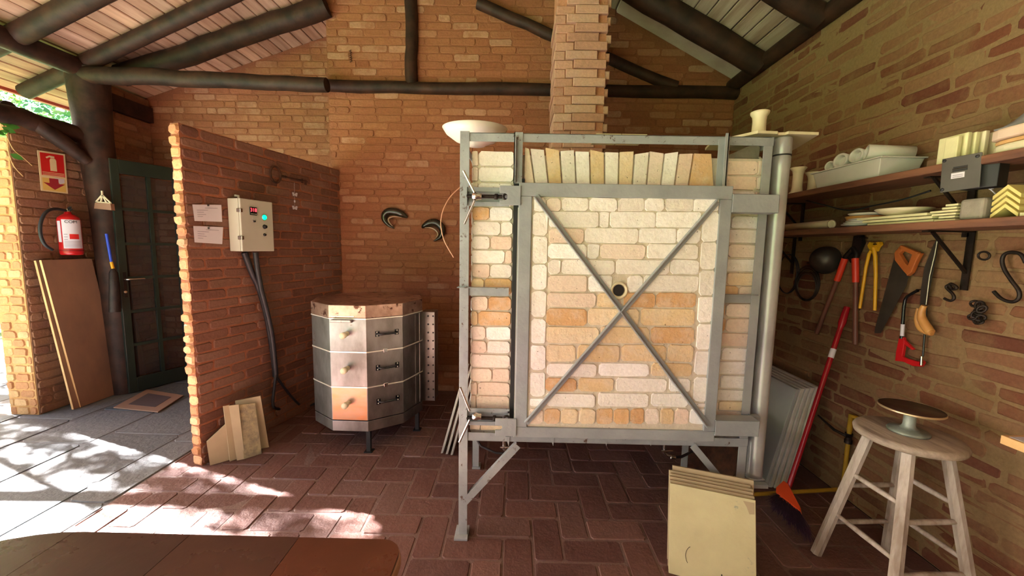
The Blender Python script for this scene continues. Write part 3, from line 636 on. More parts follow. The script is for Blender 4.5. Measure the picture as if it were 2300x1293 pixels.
# burners hanging below
for bx, by in ((-.045, 1.95), (.80, 1.95)):
    mb = MB(); mb.lathe([(.018, .12), (.018, .09), (.027, .085), (.028, .02), (.022, 0), (.018, -.006)], (bx, by, .345), n=18); mb.build('burner', M['galv'], kiln)
    mb = MB(); mb.tube([V(bx, by, .34), V(bx, by, .29), V(bx+.01, by, .275), V(bx+.04, by, .265)], .011, 10); mb.tube([V(bx-.02, by-.01, .30), V(bx+.04, by-.01, .305)], .006, 8); mb.lathe([(.013, 0), (.016, .004), (.013, .03)], (bx+.03, by, .262), (1, 0, 0), 6); mb.build('gas_fitting', M['chrome'], kiln)
mb = MB(); mb.tube([V(.84, 1.95, .262), V(.90, 1.97, .255), V(1.0, 2.02, .27), V(1.04, 2.06, .33), V(1.0, 2.1, .42)], .007, 8); mb.build('gas_hose', M['cable'], kiln); mb = MB(); mb.tube([V(-.20, 2.0, .46), V(-.22, 1.99, .36), V(-.17, 1.97, .29), V(-.09, 1.95, .265), V(-.045, 1.95, .262)], .006, 8); mb.build('gas_hose', M['cable'], kiln)

# chimney: stacked bare bricks, each course set differently
mb = MB(); z = 1.745; r = 0; X0, X1, Y0 = .235, .585, 2.74
cp = des([(214, 154, 126), (206, 142, 114), (220, 166, 140), (198, 134, 108)], .3, (170, 150, 144), .95)
mb.box(X0+.012, X1-.012, Y0+.014, Y0+.34, z, 3.6, lin((190, 130, 100)))
while z < 3.6:
    a = (.05, .06) if r % 2 else (.10, .02); c = .057 if z > 1.8 else .06
    dx = random.uniform(-.004, .004)
    lay = [(X0+.0, X0+a[0]+.02, .004), (X0+a[0]+.024, X0+a[0]+.024+.215, -.016)] if r % 2 == 0 else [(X0-.004, X0+.068, .006), (X0+.072, X0+.072+.21, -.012)]
    lay.append((lay[1][1]+.003, X1+(.02 if r % 2 else -.014), .02))
    for (p, q, yo) in lay:
        if q-p < .02: continue
        if z > 2.93 and (p < X0+.03): continue
        o = len(mb.v); yo += random.uniform(-.004, .004); e = .004; col = jc(random.choice(cp), .07)
        x0, x1, y0, y1, z0, z1 = p+dx, q+dx, Y0+yo, Y0+.33, z+.001, z+c-.003
        f1 = [V(x0+e, y0, z0+e), V(x1-e, y0, z0+e), V(x1-e, y0, z1-e), V(x0+e, y0, z1-e)]
        f2 = [V(x0, y0+e, z0), V(x1, y0+e, z0), V(x1, y0+e, z1), V(x0, y0+e, z1)]; f3 = [V(t.x, y1, t.z) for t in f2]
        mb.add(f1+f2+f3, [(0, 1, 2, 3)]+[(i, i+4, (i+1) % 4+4, (i+1) % 4) for i in range(4)]+[(i+4, i+8, (i+1) % 4+8, (i+1) % 4+4) for i in range(4)]+[(8, 9, 10, 11)], False, col)
    z += c; r += 1
o = mb.build('chimney', M['chimney'], origin=(.41, 2.9, 1.745)); tag(o, 'pinkish brick chimney stack of unevenly laid courses rising behind the big kiln', 'chimney')

# ================================================================ STEEL ELECTRIC KILN
ek = thing('electric_kiln', 'ten-sided stainless steel electric kiln on short black legs by the back wall', 'kiln', (-1.04, 2.73, 0))
EC = V(-1.04, 2.73, 0); ER = .375
def dec(i, R=ER): a = math.radians(-73+36*i); return V(EC.x+R*math.cos(a), EC.y+R*math.sin(a), 0)
zf = lambda py: oY(815, py, 2.372).z
zs = [zf(969), zf(945), zf(870), zf(791), zf(716), zf(690)]
def ring(mb, z0, z1, R0=ER, faces=range(10), th=.0):
    for i in faces:
        a, b = dec(i, R0), dec(i+1, R0)
        mb.add([a+V(0, 0, z0), b+V(0, 0, z0), b+V(0, 0, z1), a+V(0, 0, z1)], [(0, 1, 2, 3)])
def dprism(mb, z0, z1, R0): mb.prism([dec(i, R0)+V(0, 0, z0) for i in range(10)], V(0, 0, z1-z0))
mb = MB(); dprism(mb, zs[0], zs[1]-.003, ER-.001); mb.build('base_ring', M['steel'], ek, bevel=.002)
def face_frame(i, R=ER): a, b = dec(i, R), dec(i+1, R); return a, (b-a).normalized(), (b-a).length, V((a+b).x/2-EC.x, (a+b).y/2-EC.y, 0).normalized()
rings = []
for q in range(3):
    z0, z1 = zs[1+q], zs[2+q]
    mb = MB(); dprism(mb, z0+.003, z1-.003, ER); rg = mb.build('ring_section', M['steel'], ek, bevel=.0015); rings.append(rg)
    mb = MB(); dprism(mb, z1-.004, z1+.003, ER+.003) if q < 2 else dprism(mb, z1-.004, z1+.002, ER+.004); mb.build('seam_band', M['seam'], rg)
    # hot tinted panel on the lowest ring
    if q == 0:
        a, u, L, n = face_frame(-1); mb = MB(); mb.prism([a+u*.004+V(0, 0, z0+.005), a+u*(L-.004)+V(0, 0, z0+.005), a+u*(L-.004)+V(0, 0, z1-.006), a+u*.004+V(0, 0, z1-.006)], n*.0012); mb.build('heat_tinted_panel', M['steel_hot'], rg)
    # peephole plug on the left front face
    a, u, L, n = face_frame(-1); p = a+u*L*.47+V(0, 0, (z0+z1)/2+.01)
    mb = MB(); mb.lathe([(.016, 0), (.014, .02), (.013, .035), (.019, .036), (.020, .062), (.0, .062)], p, n, 16); mb.build('peephole_plug', M['cream'], rg)
    # handle on the right front face
    a, u, L, n = face_frame(0); c = a+u*L*.56+V(0, 0, (z0+z1)/2+.005)
    mb = MB()
    for s in (-1, 1): mb.prism([c+u*(s*.062+.013)*1+V(0, 0, -.018), c+u*(s*.062+.013)+V(0, 0, .018), c+u*(s*.062-.013)+V(0, 0, .018), c+u*(s*.062-.013)+V(0, 0, -.018)], n*.004)
    mb.tube([c-u*.06+n*.004, c-u*.045+n*.026, c+u*.045+n*.026, c+u*.06+n*.004], .007, 8)
    hd_ = mb.build('handle', M['black_gloss'], rg)
    for s in (-1, 1):
        for w in (-1, 1): mb = MB(); mb.lathe([(.004, 0), (.003, .002), (0, .002)], c+u*s*.064+n*.004+V(0, 0, w*.011), n, 8); mb.build('screw', M['seam'], hd_)
    # hinge strip on the right
    a, u, L, n = face_frame(1); c = a+u*L*.62
    mb = MB(); mb.prism([c+V(0, 0, z0+.012), c+u*.03+V(0, 0, z0+.012), c+u*.03+V(0, 0, z1-.012), c+V(0, 0, z1-.012)], n*.004); mb.tube([c+u*.045+n*.006+V(0, 0, z0+.01), c+u*.045+n*.006+V(0, 0, z1-.01)], .005, 8); mb.build('hinge_strip', M['steel'], rg)
for q in (2, 3):
    a, u, L, n = face_frame(0); c = a+u*L*.5+V(0, 0, zs[q]); mb = MB(); mb.prism([c-u*.012+V(0, 0, -.014), c+u*.012+V(0, 0, -.014), c+u*.014+V(0, 0, .012), c-u*.014+V(0, 0, .012)], n*.008); mb.build('toggle_latch', M['chrome'], ek, bevel=.002)
mb = MB(); dprism(mb, zs[4]+.003, zs[5]+.012, ER+.002); lid = mb.build('lid', M['steel_lid'], ek, bevel=.004)
a, u, L, n = face_frame(-1); c = a+u*L*.36+V(0, 0, zs[4]-.015); mb = MB(); mb.prism([c-u*.07+V(0, 0, -.007), c+u*.07+V(0, 0, -.007), c+u*.062+V(0, 0, .012), c-u*.062+V(0, 0, .012)], n*.03); mb.build('lid_handle', M['steel'], lid, bevel=.004)
mb = MB(); mb.prism([c-u*.07+V(0, 0, .027), c+u*.075+V(0, 0, .027), c+u*.075+V(0, 0, .031), c-u*.07+V(0, 0, .031)], n*.006); mb.build('lid_trim', M['seam'], lid)
for i in (-2, 0, 2, 4, 6, 8)[1:5]:
    p = dec(i, ER-.04); mb = MB(); mb.box(p.x-.013, p.x+.013, p.y-.013, p.y+.013, .006, zs[0]); mb.box(p.x-.026, p.x+.026, p.y-.026, p.y+.026, 0, .006); mb.build('leg', M['black'], ek)
# perforated cover on the far right
a = oY(947, 700, 2.80); b = oY(971, 900, 2.80)
mb = MB(); mb.box(a.x, b.x+.02, 2.80, 2.92, b.z, a.z); cv = mb.build('terminal_cover', M['steel'], ek, bevel=.003)
mb = MB(); mb.box(EC.x+.33, b.x-.03, 2.84, 2.88, b.z+.1, b.z+.2); mb.build('cover_bracket', M['iron'], ek)
for q in range(11):
    for xx in (0.5,):
        z = b.z+.03+(a.z-b.z-.06)*q/10; mb = MB(); mb.lathe([(.0, 0), (.007, 0), (.007, .002), (0, .002)], ((a.x+b.x+.02)/2, 2.7995, z), (0, -1, 0), 10); mb.build('vent_hole', M['black'], cv)
for q in range(11):
    z = b.z+.03+(a.z-b.z-.06)*q/10; mb = MB(); mb.lathe([(.0, 0), (.006, 0), (.006, .002), (0, .002)], (b.x+.008, 2.7995, z), (0, -1, 0), 8); mb.build('vent_hole', M['black'], cv)

# ================================================================ ON THE PARTITION
def onP(px, py, t=0): return oPl(px, py, PA+pn*t, pn)
s_of = lambda p: (p-PA).dot(pu)
cb = thing('control_box', 'light grey electric control box with red digits and a green lamp on the partition', 'control box', tuple(onP(548, 563, .01)))
q0 = onP(513, 500, .008); s0 = s_of(q0); s1 = s0+.24; z0 = 1.275; z1 = 1.60
def pp(s_, t, z): return PA+pu*s_+pn*t+V(0, 0, z)
def pbox(mb, sa, sb, ta, tb, za, zb): mb.quadbox([pp(sa, ta, za), pp(sb, ta, za), pp(sb, tb, za), pp(sa, tb, za)], [pp(sa, ta, zb), pp(sb, ta, zb), pp(sb, tb, zb), pp(sa, tb, zb)])
za = onP(575, 564, .09).z; zb = onP(575, 450, .09).z
mb = MB(); pbox(mb, s0, s1, .008, .088, za, zb); mb.build('case', M['boxgrey'], cb, bevel=.004)
mb = MB(); pbox(mb, s0, s1+.002, .091, .106, za, zb); dr = mb.build('door', M['boxgrey'], cb, bevel=.004)
T1 = .107
def onB(px, py): return onP(px, py, T1)
def disk(mb, p, r, h, n=20, prof=None): mb.lathe(prof or [(r, 0), (r*.9, h), (0, h)], p, pn, n)
for (px, py, nm, mt, r, h) in ((593, 488, 'green_lamp', 'bulb', .017, .008), (594, 509, 'knob', 'black', .012, .014), (594, 527, 'knob', 'black_gloss', .008, .010)):
    mb = MB(); disk(mb, onB(px, py), r, h); mb.build(nm, M[mt], dr)
    mb = MB(); p = onB(px, py); mb.lathe([(r, -.001), (r*1.22, 0), (r*1.2, .003), (r, .003)], p, pn, 20, cap=False); mb.build('bezel', M['chrome'] if nm != 'knob' else M['black'], dr)
c = onB(568, 474); mb = MB(); sc = s_of(c); pbox(mb, sc-.024, sc+.026, T1-.001, T1+.006, c.z-.026, c.z+.026); dp = mb.build('display', M['black_gloss'], dr, bevel=.002)
text('318', .032, M['led'], dp, 'digits', c+pn*.0065+V(0, 0, .006), pu, (0, 0, 1), .0004)
for q in range(4): mb = MB(); pbox(mb, sc-.018+q*.010, sc-.011+q*.010, T1+.006, T1+.0072, c.z-.020, c.z-.016); mb.build('key', M['boxgrey'], dp)
c = onB(569, 493); mb = MB(); sc = s_of(c); pbox(mb, sc-.008, sc+.008, T1-.001, T1+.001, c.z-.014, c.z+.014); mb.build('label_plate', M['whiteplastic'], dr)
text('I', .016, M['black'], dr, 'switch_mark', onB(568, 495)+pn*.002, pu, (0, 0, 1)); mb = MB(); disk(mb, onB(570, 497), .006, .010, 10); mb.build('toggle', M['black'], dr)
for z in (zb-.075, za+.085): mb = MB(); pbox(mb, s0-.006, s0+.012, .08, .112, z-.012, z+.012); mb.build('hinge', M['chrome'], cb, bevel=.003)
mb = MB(); mb.tube([pp(s0+.06, .03, zb), pp(s0+.06, .03, zb+.02), pp(s0+.05, .012, zb+.022)], .008, 8); mb.build('mounting_lug', M['whiteplastic'], cb)
# cables
def ptube(pxs, t, r, n=10): return [onP(x, y, t) for x, y in pxs]
def spline(pts, n=6):
    out = []; P = [pts[0]]+list(pts)+[pts[-1]]
    for i in range(1, len(P)-2):
        for q in range(n):
            t_ = q/n; a, b, c, d = P[i-1], P[i], P[i+1], P[i+2]
            out.append(.5*((2*b)+(c-a)*t_+(2*a-5*b+4*c-d)*t_*t_+(-a+3*b-3*c+d)*t_**3))
    out.append(pts[-1]); return out
mb = MB(); mb.tube(spline([onP(x, y, .035) for x, y in ((549, 567), (565, 610), (583, 650), (597, 700), (606, 745), (614, 800), (619, 845))]), .019, 10); mb.build('cable', M['cable'], None)
o = bpy.data.objects['cable']; tag(o, 'thick black cable running down the partition from the control box, left strand', 'cable')
mb = MB(); mb.tube(spline([onP(x, y, .075) for x, y in ((574, 567), (578, 600), (584, 634), (588, 655), (600, 700), (612, 760), (620, 840))]), .016, 10)
o = mb.build('cable', M['cable']); tag(o, 'second black cable hanging from the right underside of the control box', 'cable')
mb = MB(); mb.tube(spline([onP(x, y, .04) for x, y in ((619, 846), (615, 880), (613, 905), (620, 917))]+[oZ(650, 918, .02), oZ(690, 912, .02), oZ(720, 900, .03)]), .010, 8)
o = mb.build('cable_tail', M['cable']); tag(o, 'thin cable end dropping to the floor and turning toward the steel kiln', 'cable')
mb = MB(); mb.tube(spline([onP(x, y, .04) for x, y in ((621, 846), (640, 872), (657, 893), (672, 908))]), .009, 8)
o = mb.build('cable_tail', M['cable']); tag(o, 'thin cable end slanting right low on the partition wall', 'cable')
# two paper notes
for i, (q, pin, lab) in enumerate(((((432, 459), (497, 460), (499, 498), (437, 496)), (467, 461), 'upper white paper note pinned to the partition left of the control box'), (((434, 507), (501, 510), (499, 548), (437, 544)), (468, 512), 'lower white paper note pinned to the partition left of the control box'))):
    t = thing('paper_note', lab, 'paper', tuple(onP(*q[3], .01)), 'notes pinned to the partition')
    P = [onP(*p, .010) for p in q]; mb = MB(); mb.prism([P[3], P[2], P[1], P[0]], pn*.0006); sh = mb.build('sheet', M['paper'], t)
    for r_ in range(5):
        ty = .2+r_*.13; a = P[0].lerp(P[3], ty).lerp(P[1].lerp(P[2], ty), .12 if r_ else .4); b = P[0].lerp(P[3], ty).lerp(P[1].lerp(P[2], ty), [.85, .5, .35, .42, .3][r_])
        mb = MB(); mb.bar(a+pn*.0008, b+pn*.0008, .0003, .0022, (0, 0, 1)); mb.build('written_line', M['ink'], sh)
    mb = MB(); mb.lathe([(.005, 0), (.004, .006), (0, .007)], onP(*pin, .011), pn, 10); mb.build('pin', M['black'], t)
# big iron key
t = thing('ornamental_key', 'rusty iron ornamental key hung flat high on the partition', 'ornament', tuple(onP(620, 412, .01)))
c = onP(619, 392, .018); mb = MB(); pa = onP(608, 392, .018); pb = onP(631, 393, .018); pt = onP(619, 374, .018); rs2 = (pb-pa).length/2; rz = (pt.z-c.z)
mb.tube([c+pu*rs2*math.cos(a)+V(0, 0, rz*math.sin(a)) for a in [q*PI/12 for q in range(24)]], .007, 8, closed=True); mb.build('bow', M['rust'], t)
mb = MB(); A = onP(631, 395, .018); B = onP(690, 408, .018); mb.tube([A, A.lerp(B, .08), A.lerp(B, .1), A.lerp(B, .16), A.lerp(B, .2), B], [.006, .010, .007, .010, .006, .006], 8); mb.build('shaft', M['rust'], t)
mb = MB(); p1 = A.lerp(B, .80); p2 = A.lerp(B, .93); mb.bar(p1+V(0, 0, .016), p1-V(0, 0, .02), .008, .012, pu); mb.build('bit', M['rust'], t); mb = MB(); mb.bar(p2+V(0, 0, .010), p2-V(0, 0, .026), .008, .018, pu); mb.build('bit', M['rust'], t)
# butterfly string
t = thing('butterfly_string', 'little string of white butterflies hanging below the iron key', 'ornament', tuple(onP(662, 470, .012)))
mb = MB(); mb.tube([onP(661, 410, .012), onP(662, 470, .012)], .0007, 5); mb.build('thread', M['paper'], t)
for py in (437, 467):
    c = onP(662, py, .016)
    for s in (-1, 1):
        mb = MB(); P = [c, c+pu*s*.012+V(0, 0, .016), c+pu*s*.026+V(0, 0, .014), c+pu*s*.022+V(0, 0, 0), c+pu*s*.018+V(0, 0, -.012), c+pu*s*.006+V(0, 0, -.010)]; mb.prism(P, pn*.003); mb.build('wing', M['paper'], t)
mb = MB(); c = onP(662, 452, .014); mb.lathe([(0, -.010), (.006, -.006), (.006, .006), (0, .010)], c, (0, 0, 1), 10); mb.build('bead', M['paper'], t)
# boards leaning at the partition's foot
def lean(name, label, cat, bl_, br_, tr_, tl_, th, m, group=None, back=None, edge=None):
    # four corners of the front face (floor left, floor right, top right, top left); thickness goes away from the viewer
    n = (br_-bl_).cross(tl_-bl_).normalized()
    if n.dot(bl_-C0) < 0: n = -n
    mb = MB(); mb.prism([bl_, br_, tr_, tl_], n*th)
    o = mb.build(name, m, None); tag(o, label, cat, group)
    return o
def lp(pb0, pb1, pt1, pt0, k, _):
    """two floor points give the foot; the board's plane leans k toward the partition"""
    p0, p1 = oZ(*pb0, .002), oZ(*pb1, .002); n_ = (p1-p0).cross(-pn*k+V(0, 0, 1)).normalized()
    return [p0, p1, oPl(*pt1, p0, n_), oPl(*pt0, p0, n_)]
G5 = 'kiln shelves leaning at the foot of the partition'
lean('kiln_shelf', 'pale board with a slanted broken top, nearest the partition end', 'board', *lp((472, 1045), (524, 1030), (509, 950), (464, 992), .06, 0), .010, M['kshelf_edge'])
lean('kiln_shelf', 'narrow tan board, second from the left in the group at the partition foot', 'board', *lp((517, 1036), (534, 1030), (516, 909), (502, 912), .16, 0), .012, M['kshelf_edge'], G5)
lean('kiln_shelf', 'plain tan board leaning just left of the mottled one at the partition foot', 'board', *lp((532, 1034), (550, 1030), (536, 908), (514, 911), .20, 0), .012, M['kshelf_edge'], G5)
lean('kiln_shelf', 'mottled rough board standing foremost at the partition foot', 'board', *lp((548, 1031), (588, 1018), (573, 905), (534, 909), .24, 0), .014, M['kshelf_dark'], G5)
lean('kiln_shelf', 'tallest tan board, rearmost and rightmost at the partition foot', 'board', *lp((540, 1016), (604, 1004), (585, 889), (528, 900), .10, 0), .012, M['kshelf_edge'], G5)

# ================================================================ LEFT WALL
XW = XL+.012
t = thing('fire_extinguisher_sign', 'red and yellow fire extinguisher sign with a down arrow on the left wall', 'sign', tuple(oX(92, 427, XW)))
SP = [oX(83, 337, XW), oX(145, 346, XW), oX(152, 435, XW), oX(92, 428, XW)]
def sg(u, v, d=0): return SP[0].lerp(SP[1], u).lerp(SP[3].lerp(SP[2], u), v)+V(d, 0, 0)
def sgp(name, pts, d0, d1, m): mb = MB(); mb.prism([sg(u, v, d0) for u, v in pts][::-1], V(d1-d0, 0, 0)); return mb.build(name, m, t)
sgp('sign_plate', [(0, 0), (1, 0), (1, 1), (0, 1)], 0, .003, M['signcream'])
sgp('red_panel', [(.07, .04), (.93, .04), (.93, .60), (.07, .60)], .0031, .0036, M['signred'])
sgp('pictogram', [(.40, .20), (.44, .16), (.60, .16), (.64, .20), (.64, .47), (.40, .47)], .0037, .0044, M['signcream'])
sgp('pictogram_lever', [(.26, .14), (.40, .09), (.58, .10), (.58, .15), (.46, .15), (.40, .13), (.30, .17)], .0037, .0044, M['signcream'])
for v in (.51, .545, .58): sgp('text_line', [(.10, v), (.9, v), (.9, v+.012), (.10, v+.012)], .0037, .0041, M['signcream'])
sgp('yellow_band', [(.07, .66), (.93, .66), (.93, .97), (.07, .97)], .0031, .0034, M['signyellow'])
sgp('white_corner', [(.52, .64), (.9, .64), (.9, .74), (.72, .78)], .0035, .0038, M['paper'])
sgp('arrow', [(.32, .66), (.66, .66), (.66, .78), (.90, .78), (.50, .94), (.10, .78), (.32, .78)], .0039, .0044, M['signdark'])
# extinguisher
ec = V(-3.56, 3.075, 0); zb_ = oY(150, 572, 3.06).z; zt_ = oY(150, 488, 3.06).z
t = thing('fire_extinguisher', 'red fire extinguisher with black hose hanging on the left wall', 'fire extinguisher', (ec.x, ec.y, zb_))
h = zt_-zb_; R = .066
mb = MB(); mb.lathe([(.0, 0), (R*.9, 0), (R*.98, .006), (R, .02), (R, h-.02), (R*.9, h), (R*.5, h+.022), (R*.32, h+.03), (R*.3, h+.045), (0, h+.045)], (ec.x, ec.y, zb_), n=32); body_ = mb.build('cylinder', M['red'], t)
mb = MB(); mb.lathe([(R+.001, .03), (R+.001, .042), ], (ec.x, ec.y, zb_), n=32, cap=False); mb.build('foot_band', plain('deep_red', (140, 20, 26), .4), body_)
# curved label
view = V(0, 0, 0)-ec; va = math.atan2(view.y, view.x)
def wrap(name, a0, a1, zlo, zhi, m, rr=R+.0012, par=None):
    mb = MB(); n = 14; vs = []
    for i in range(n+1):
        a = va+a0+(a1-a0)*i/n
        for z in (zlo, zhi): vs.append(V(ec.x+rr*math.cos(a), ec.y+rr*math.sin(a), zb_+z))
    mb.add(vs, [(2*i, 2*i+2, 2*i+3, 2*i+1) for i in range(n)], True); return mb.build(name, m, par or body_)
lb = wrap('label', -.62, 1.15, .052, h-.018, M['paper'])
wrap('side_label', -1.15, -.75, .10, h-.03, M['paper']); 
wrap('warning_block', -.05, .75, .125, .165, M['signred'], R+.0018, body_)
for i in range(5): wrap('text_line', -.5, .9, .062+i*.011, .065+i*.011, M['ink'], R+.0018, body_)
for i in range(3): wrap('text_line', -.5, -.2, .12+i*.02, .124+i*.02, M['ink'], R+.0018, body_)
d_ = V(math.cos(va+.15), math.sin(va+.15), 0); text('COM', .030, M['black'], body_, 'lettering', V(ec.x, ec.y, zb_+h-.036)+d_*(R+.0025), V(-d_.y, d_.x, 0), (0, 0, 1), .0004)
mb = MB(); mb.lathe([(.014, 0), (.016, .008), (.014, .03), (0, .032)], (ec.x, ec.y, zb_+h+.04), n=14); mb.build('valve', M['chrome'], t)
for dz, l in ((.068, .075), (.052, .06)): mb = MB(); mb.bar(V(ec.x-.02, ec.y+.02, zb_+h+dz), V(ec.x+.06, ec.y-l*.4, zb_+h+dz+.012), .014, .008); mb.build('lever', M['black'], t)
mb = MB(); mb.tube(spline([V(ec.x, ec.y, zb_+h+.05)]+[oX(x, y, -3.56) for x, y in ((125, 469), (104, 476), (92, 498), (91, 525), (100, 548), (118, 561))]), .011, 8); mb.build('hose', M['black'], t)
mb = MB(); mb.box(XL+.008, ec.x-R*.6, ec.y-.02, ec.y+.02, zb_+h*.75, zb_+h*.85); mb.build('wall_hook', M['iron'], t)
# brown boards leaning on the left wall
def wallboard(label, b0, b1, t1, t0, dx, th=.016, m='board', group='brown boards leaning on the left wall'):
    B0, B1 = oZ(*b0, .003), oZ(*b1, .003); T0, T1_ = oX(*t0, XL+dx), oX(*t1, XL+dx)
    t = thing('leaning_board', label, 'board', tuple(B0), group)
    n = (B1-B0).cross(T0-B0).normalized()
    if n.x > 0: n = -n
    mb = MB(); mb.prism([B0, B1, T1_, T0], n*th); mb.build('panel', M[m], t)
    mb = MB(); e = (B0-B1).normalized()*.0015; mb.prism([B0+n*th, B0, T0, T0+n*th], e); mb.build('near_edge', M['pine'], t)
wallboard('large brown board, front one of the pair leaning under the fire extinguisher', (182, 914), (279, 878), (206, 581), (93, 584), .09)
wallboard('large brown board behind the front one, only its pale edge showing on the left', (166, 919), (262, 884), (196, 580), (81, 585), .05)
mb = MB(); A = [oZ(272, 868, .01), oZ(330, 850, .01), oY(300, 700, 3.62), oY(250, 703, 3.62)]; mb.prism(A, V(-.004, .014, 0)); o = mb.build('leaning_board', M['board']); tag(o, 'small brown board standing between the timber post and the green door', 'board')
# green glazed door leaf standing open
DN, DF = V(-3.385, 3.262, 0), V(-3.10, 3.90, 0); du = (DF-DN).normalized(); DL = (DF-DN).length; dnv = V(du.y, -du.x, 0); DT = .038
door_ = thing('glazed_door', 'dark green glazed door leaf standing open beside the timber post', 'door', tuple(DN))
def db(mb, a, b, z0, z1, t0=0, t1=-DT):
    P = lambda s, t, z: DN+du*s+dnv*t+V(0, 0, z)
    mb.quadbox([P(a, t0, z0), P(b, t0, z0), P(b, t1, z0), P(a, t1, z0)], [P(a, t0, z1), P(b, t0, z1), P(b, t1, z1), P(a, t1, z1)])
ds = lambda px, py: (oPl(px, py, DN, dnv)-DN).dot(du)
dz = lambda px, py: oPl(px, py, DN, dnv).z
st = ds(286, 600); print('door stile', st, DL, [round(ds(x, 500), 3) for x in (325, 337, 378, 388)], [round(dz(305, y), 3) for y in (400, 470, 547, 618, 690, 760, 837, 880)])
DH = 2.025; cols = [st]; cwid = (DL-2*st)/3
rowz = [.135+(DH-.25)*i/6 for i in range(7)]
mb = MB(); db(mb, 0, st, .008, DH); db(mb, DL-st, DL, .008, DH); db(mb, st, DL-st, rowz[6], DH); db(mb, st, DL-st, .008, rowz[0]); mb.build('leaf_frame', M['green'], door_, bevel=.003)
for c_ in (1, 2): mb = MB(); db(mb, st+cwid*c_-.013, st+cwid*c_+.013, rowz[0], rowz[6], -.004, -DT+.004); mb.build('glazing_bar', M['green'], door_)
for r_ in range(1, 6): mb = MB(); db(mb, st, DL-st, rowz[r_]-.012, rowz[r_]+.012, -.005, -DT+.005); mb.build('glazing_bar', M['green'], door_)
for c_ in range(3):
    for r_ in range(6): mb = MB(); db(mb, st+cwid*c_+.013, st+cwid*(c_+1)-.013, rowz[r_]+.012, rowz[r_+1]-.012, -.016, -.020); mb.build('glass_pane', M['glass'], door_)
mb = MB(); zc = dz(275, 640); db(mb, st*.35, st*.75, zc-.11, zc+.11, .006, 0); lk = mb.build('lock_plate', M['iron'], door_, bevel=.002)
p = DN+du*st*.5+V(0, 0, zc+.05); mb = MB(); mb.tube([p+dnv*.004, p+dnv*.045, p+dnv*.05+du*.02, p+dnv*.05+du*.12], .008, 10); mb.build('handle', M['chrome'], lk)
mb = MB(); mb.lathe([(.011, 0), (.010, .008), (0, .008)], DN+du*st*.5+V(0, 0, zc-.06)+dnv*.005, dnv, 14); mb.build('keyhole', M['rim'], lk)
for (z_, hh) in ((zc-.02, .14), (DH-.10, .2)):
    mb = MB(); e = DN-du*.003+dnv*(-DT/2)+V(0, 0, z_); mb.quadbox([e+dnv*.011+V(0, 0, -hh/2), e-dnv*.011+V(0, 0, -hh/2), e-dnv*.011+du*.002+V(0, 0, -hh/2), e+dnv*.011+du*.002+V(0, 0, -hh/2)], [e+dnv*.011+V(0, 0, hh/2), e-dnv*.011+V(0, 0, hh/2), e-dnv*.011+du*.002+V(0, 0, hh/2), e+dnv*.011+du*.002+V(0, 0, hh/2)]); mb.build('strike_strip', M['chrome'], door_)
# pale bordered mat by the door
mb = MB(); A = [oZ(255, 915, .008), oZ(355, 925, .008), oZ(412, 888, .008), oZ(330, 875, .008)]; mb.prism([p+V(0, 0, -.004) for p in A], V(0, 0, .008)); o = mb.build('threshold_tile', plain('tan_tile', (150, 118, 96), .6)); tag(o, 'tan bordered threshold tile set in the floor before the green door', 'tile')
cc_ = sum(A, V(0, 0, 0))/4; mb = MB(); mb.prism([cc_+(p-cc_)*.62+V(0, 0, .005) for p in A], V(0, 0, .001)); i_ = mb.build('dark_centre', plain('dark_tile', (88, 76, 74), .6), o)
# brush and blue-handled broom by the post
XBR = -3.40
def xb(px, py, y=3.2): return oY(px, py, y)
t = thing('dust_brush', 'small wooden counter brush with openwork handle hanging on the timber post', 'brush', tuple(xb(231, 472)))
mb = MB(); mb.prism([xb(213, 455), xb(248, 457), xb(250, 472), xb(211, 468)], V(0, .03, 0)); mb.build('bristle_block', M['board'], t)
mb = MB()
for a, b in (((226, 428), (227, 438)), ((226, 438), (213, 453)), ((228, 438), (246, 455)), ((213, 453), (247, 456)), ((227, 438), (224, 453)), ((228, 438), (236, 454))): mb.bar(xb(*a)+V(0, .01, 0), xb(*b)+V(0, .01, 0), .01, .008, (0, 1, 0))
mb.build('handle', M['cream'], t)
t = thing('hand_broom', 'dark bristled broom head up-ended on a blue handle behind the green door edge', 'broom', tuple(xb(258, 670)))
mb = MB(); mb.tube([xb(239, 525), xb(250, 588)], .010, 8); mb.build('handle', M['blue'], t)
mb = MB(); mb.tube([xb(250, 588), xb(254, 603)], .011, 8); mb.build('ferrule', M['yellow'], t)
mb = MB(); mb.tube([xb(254, 603), xb(255, 612), xb(257, 640), xb(258, 700)], [.012, .028, .034, .038], 12, flat=.6); mb.build('bristle_head', M['iron'], t)
# vine creeping in at the left edge
t = thing('vine', 'thin trailing vine with green leaves at the top of the sunlit brick pier', 'plant', tuple(oX(10, 290, -3.60)))
mb = MB(); mb.tube(spline([oX(x, y, -3.58) for x, y in ((-6, 262), (12, 300), (30, 335), (50, 352), (72, 372))]), .002, 5); mb.build('stem', M['pine'], t)
mb = MB(); mb.tube(spline([oX(x, y, -3.58) for x, y in ((12, 300), (20, 345), (32, 374), (52, 396))]), .002, 5); mb.build('stem', M['pine'], t)
for (px, py) in ((2, 270), (14, 277), (8, 297), (20, 292), (30, 285), (0, 300), (38, 352)):
    p = oX(px, py, -3.57); mb = MB(); a = random.uniform(-.6, .6); u_ = V(0, math.cos(a), math.sin(a)); w_ = V(.4, -math.sin(a), math.cos(a)); mb.add([p-u_*.04, p-u_*.012+w_*.018, p+u_*.018+w_*.014, p+u_*.04, p+u_*.015-w_*.014, p-u_*.012-w_*.016], [(0, 1, 2, 3, 4, 5)], False, lin((60, 100, 40))); mb.build('leaf', M['leaf'], t)

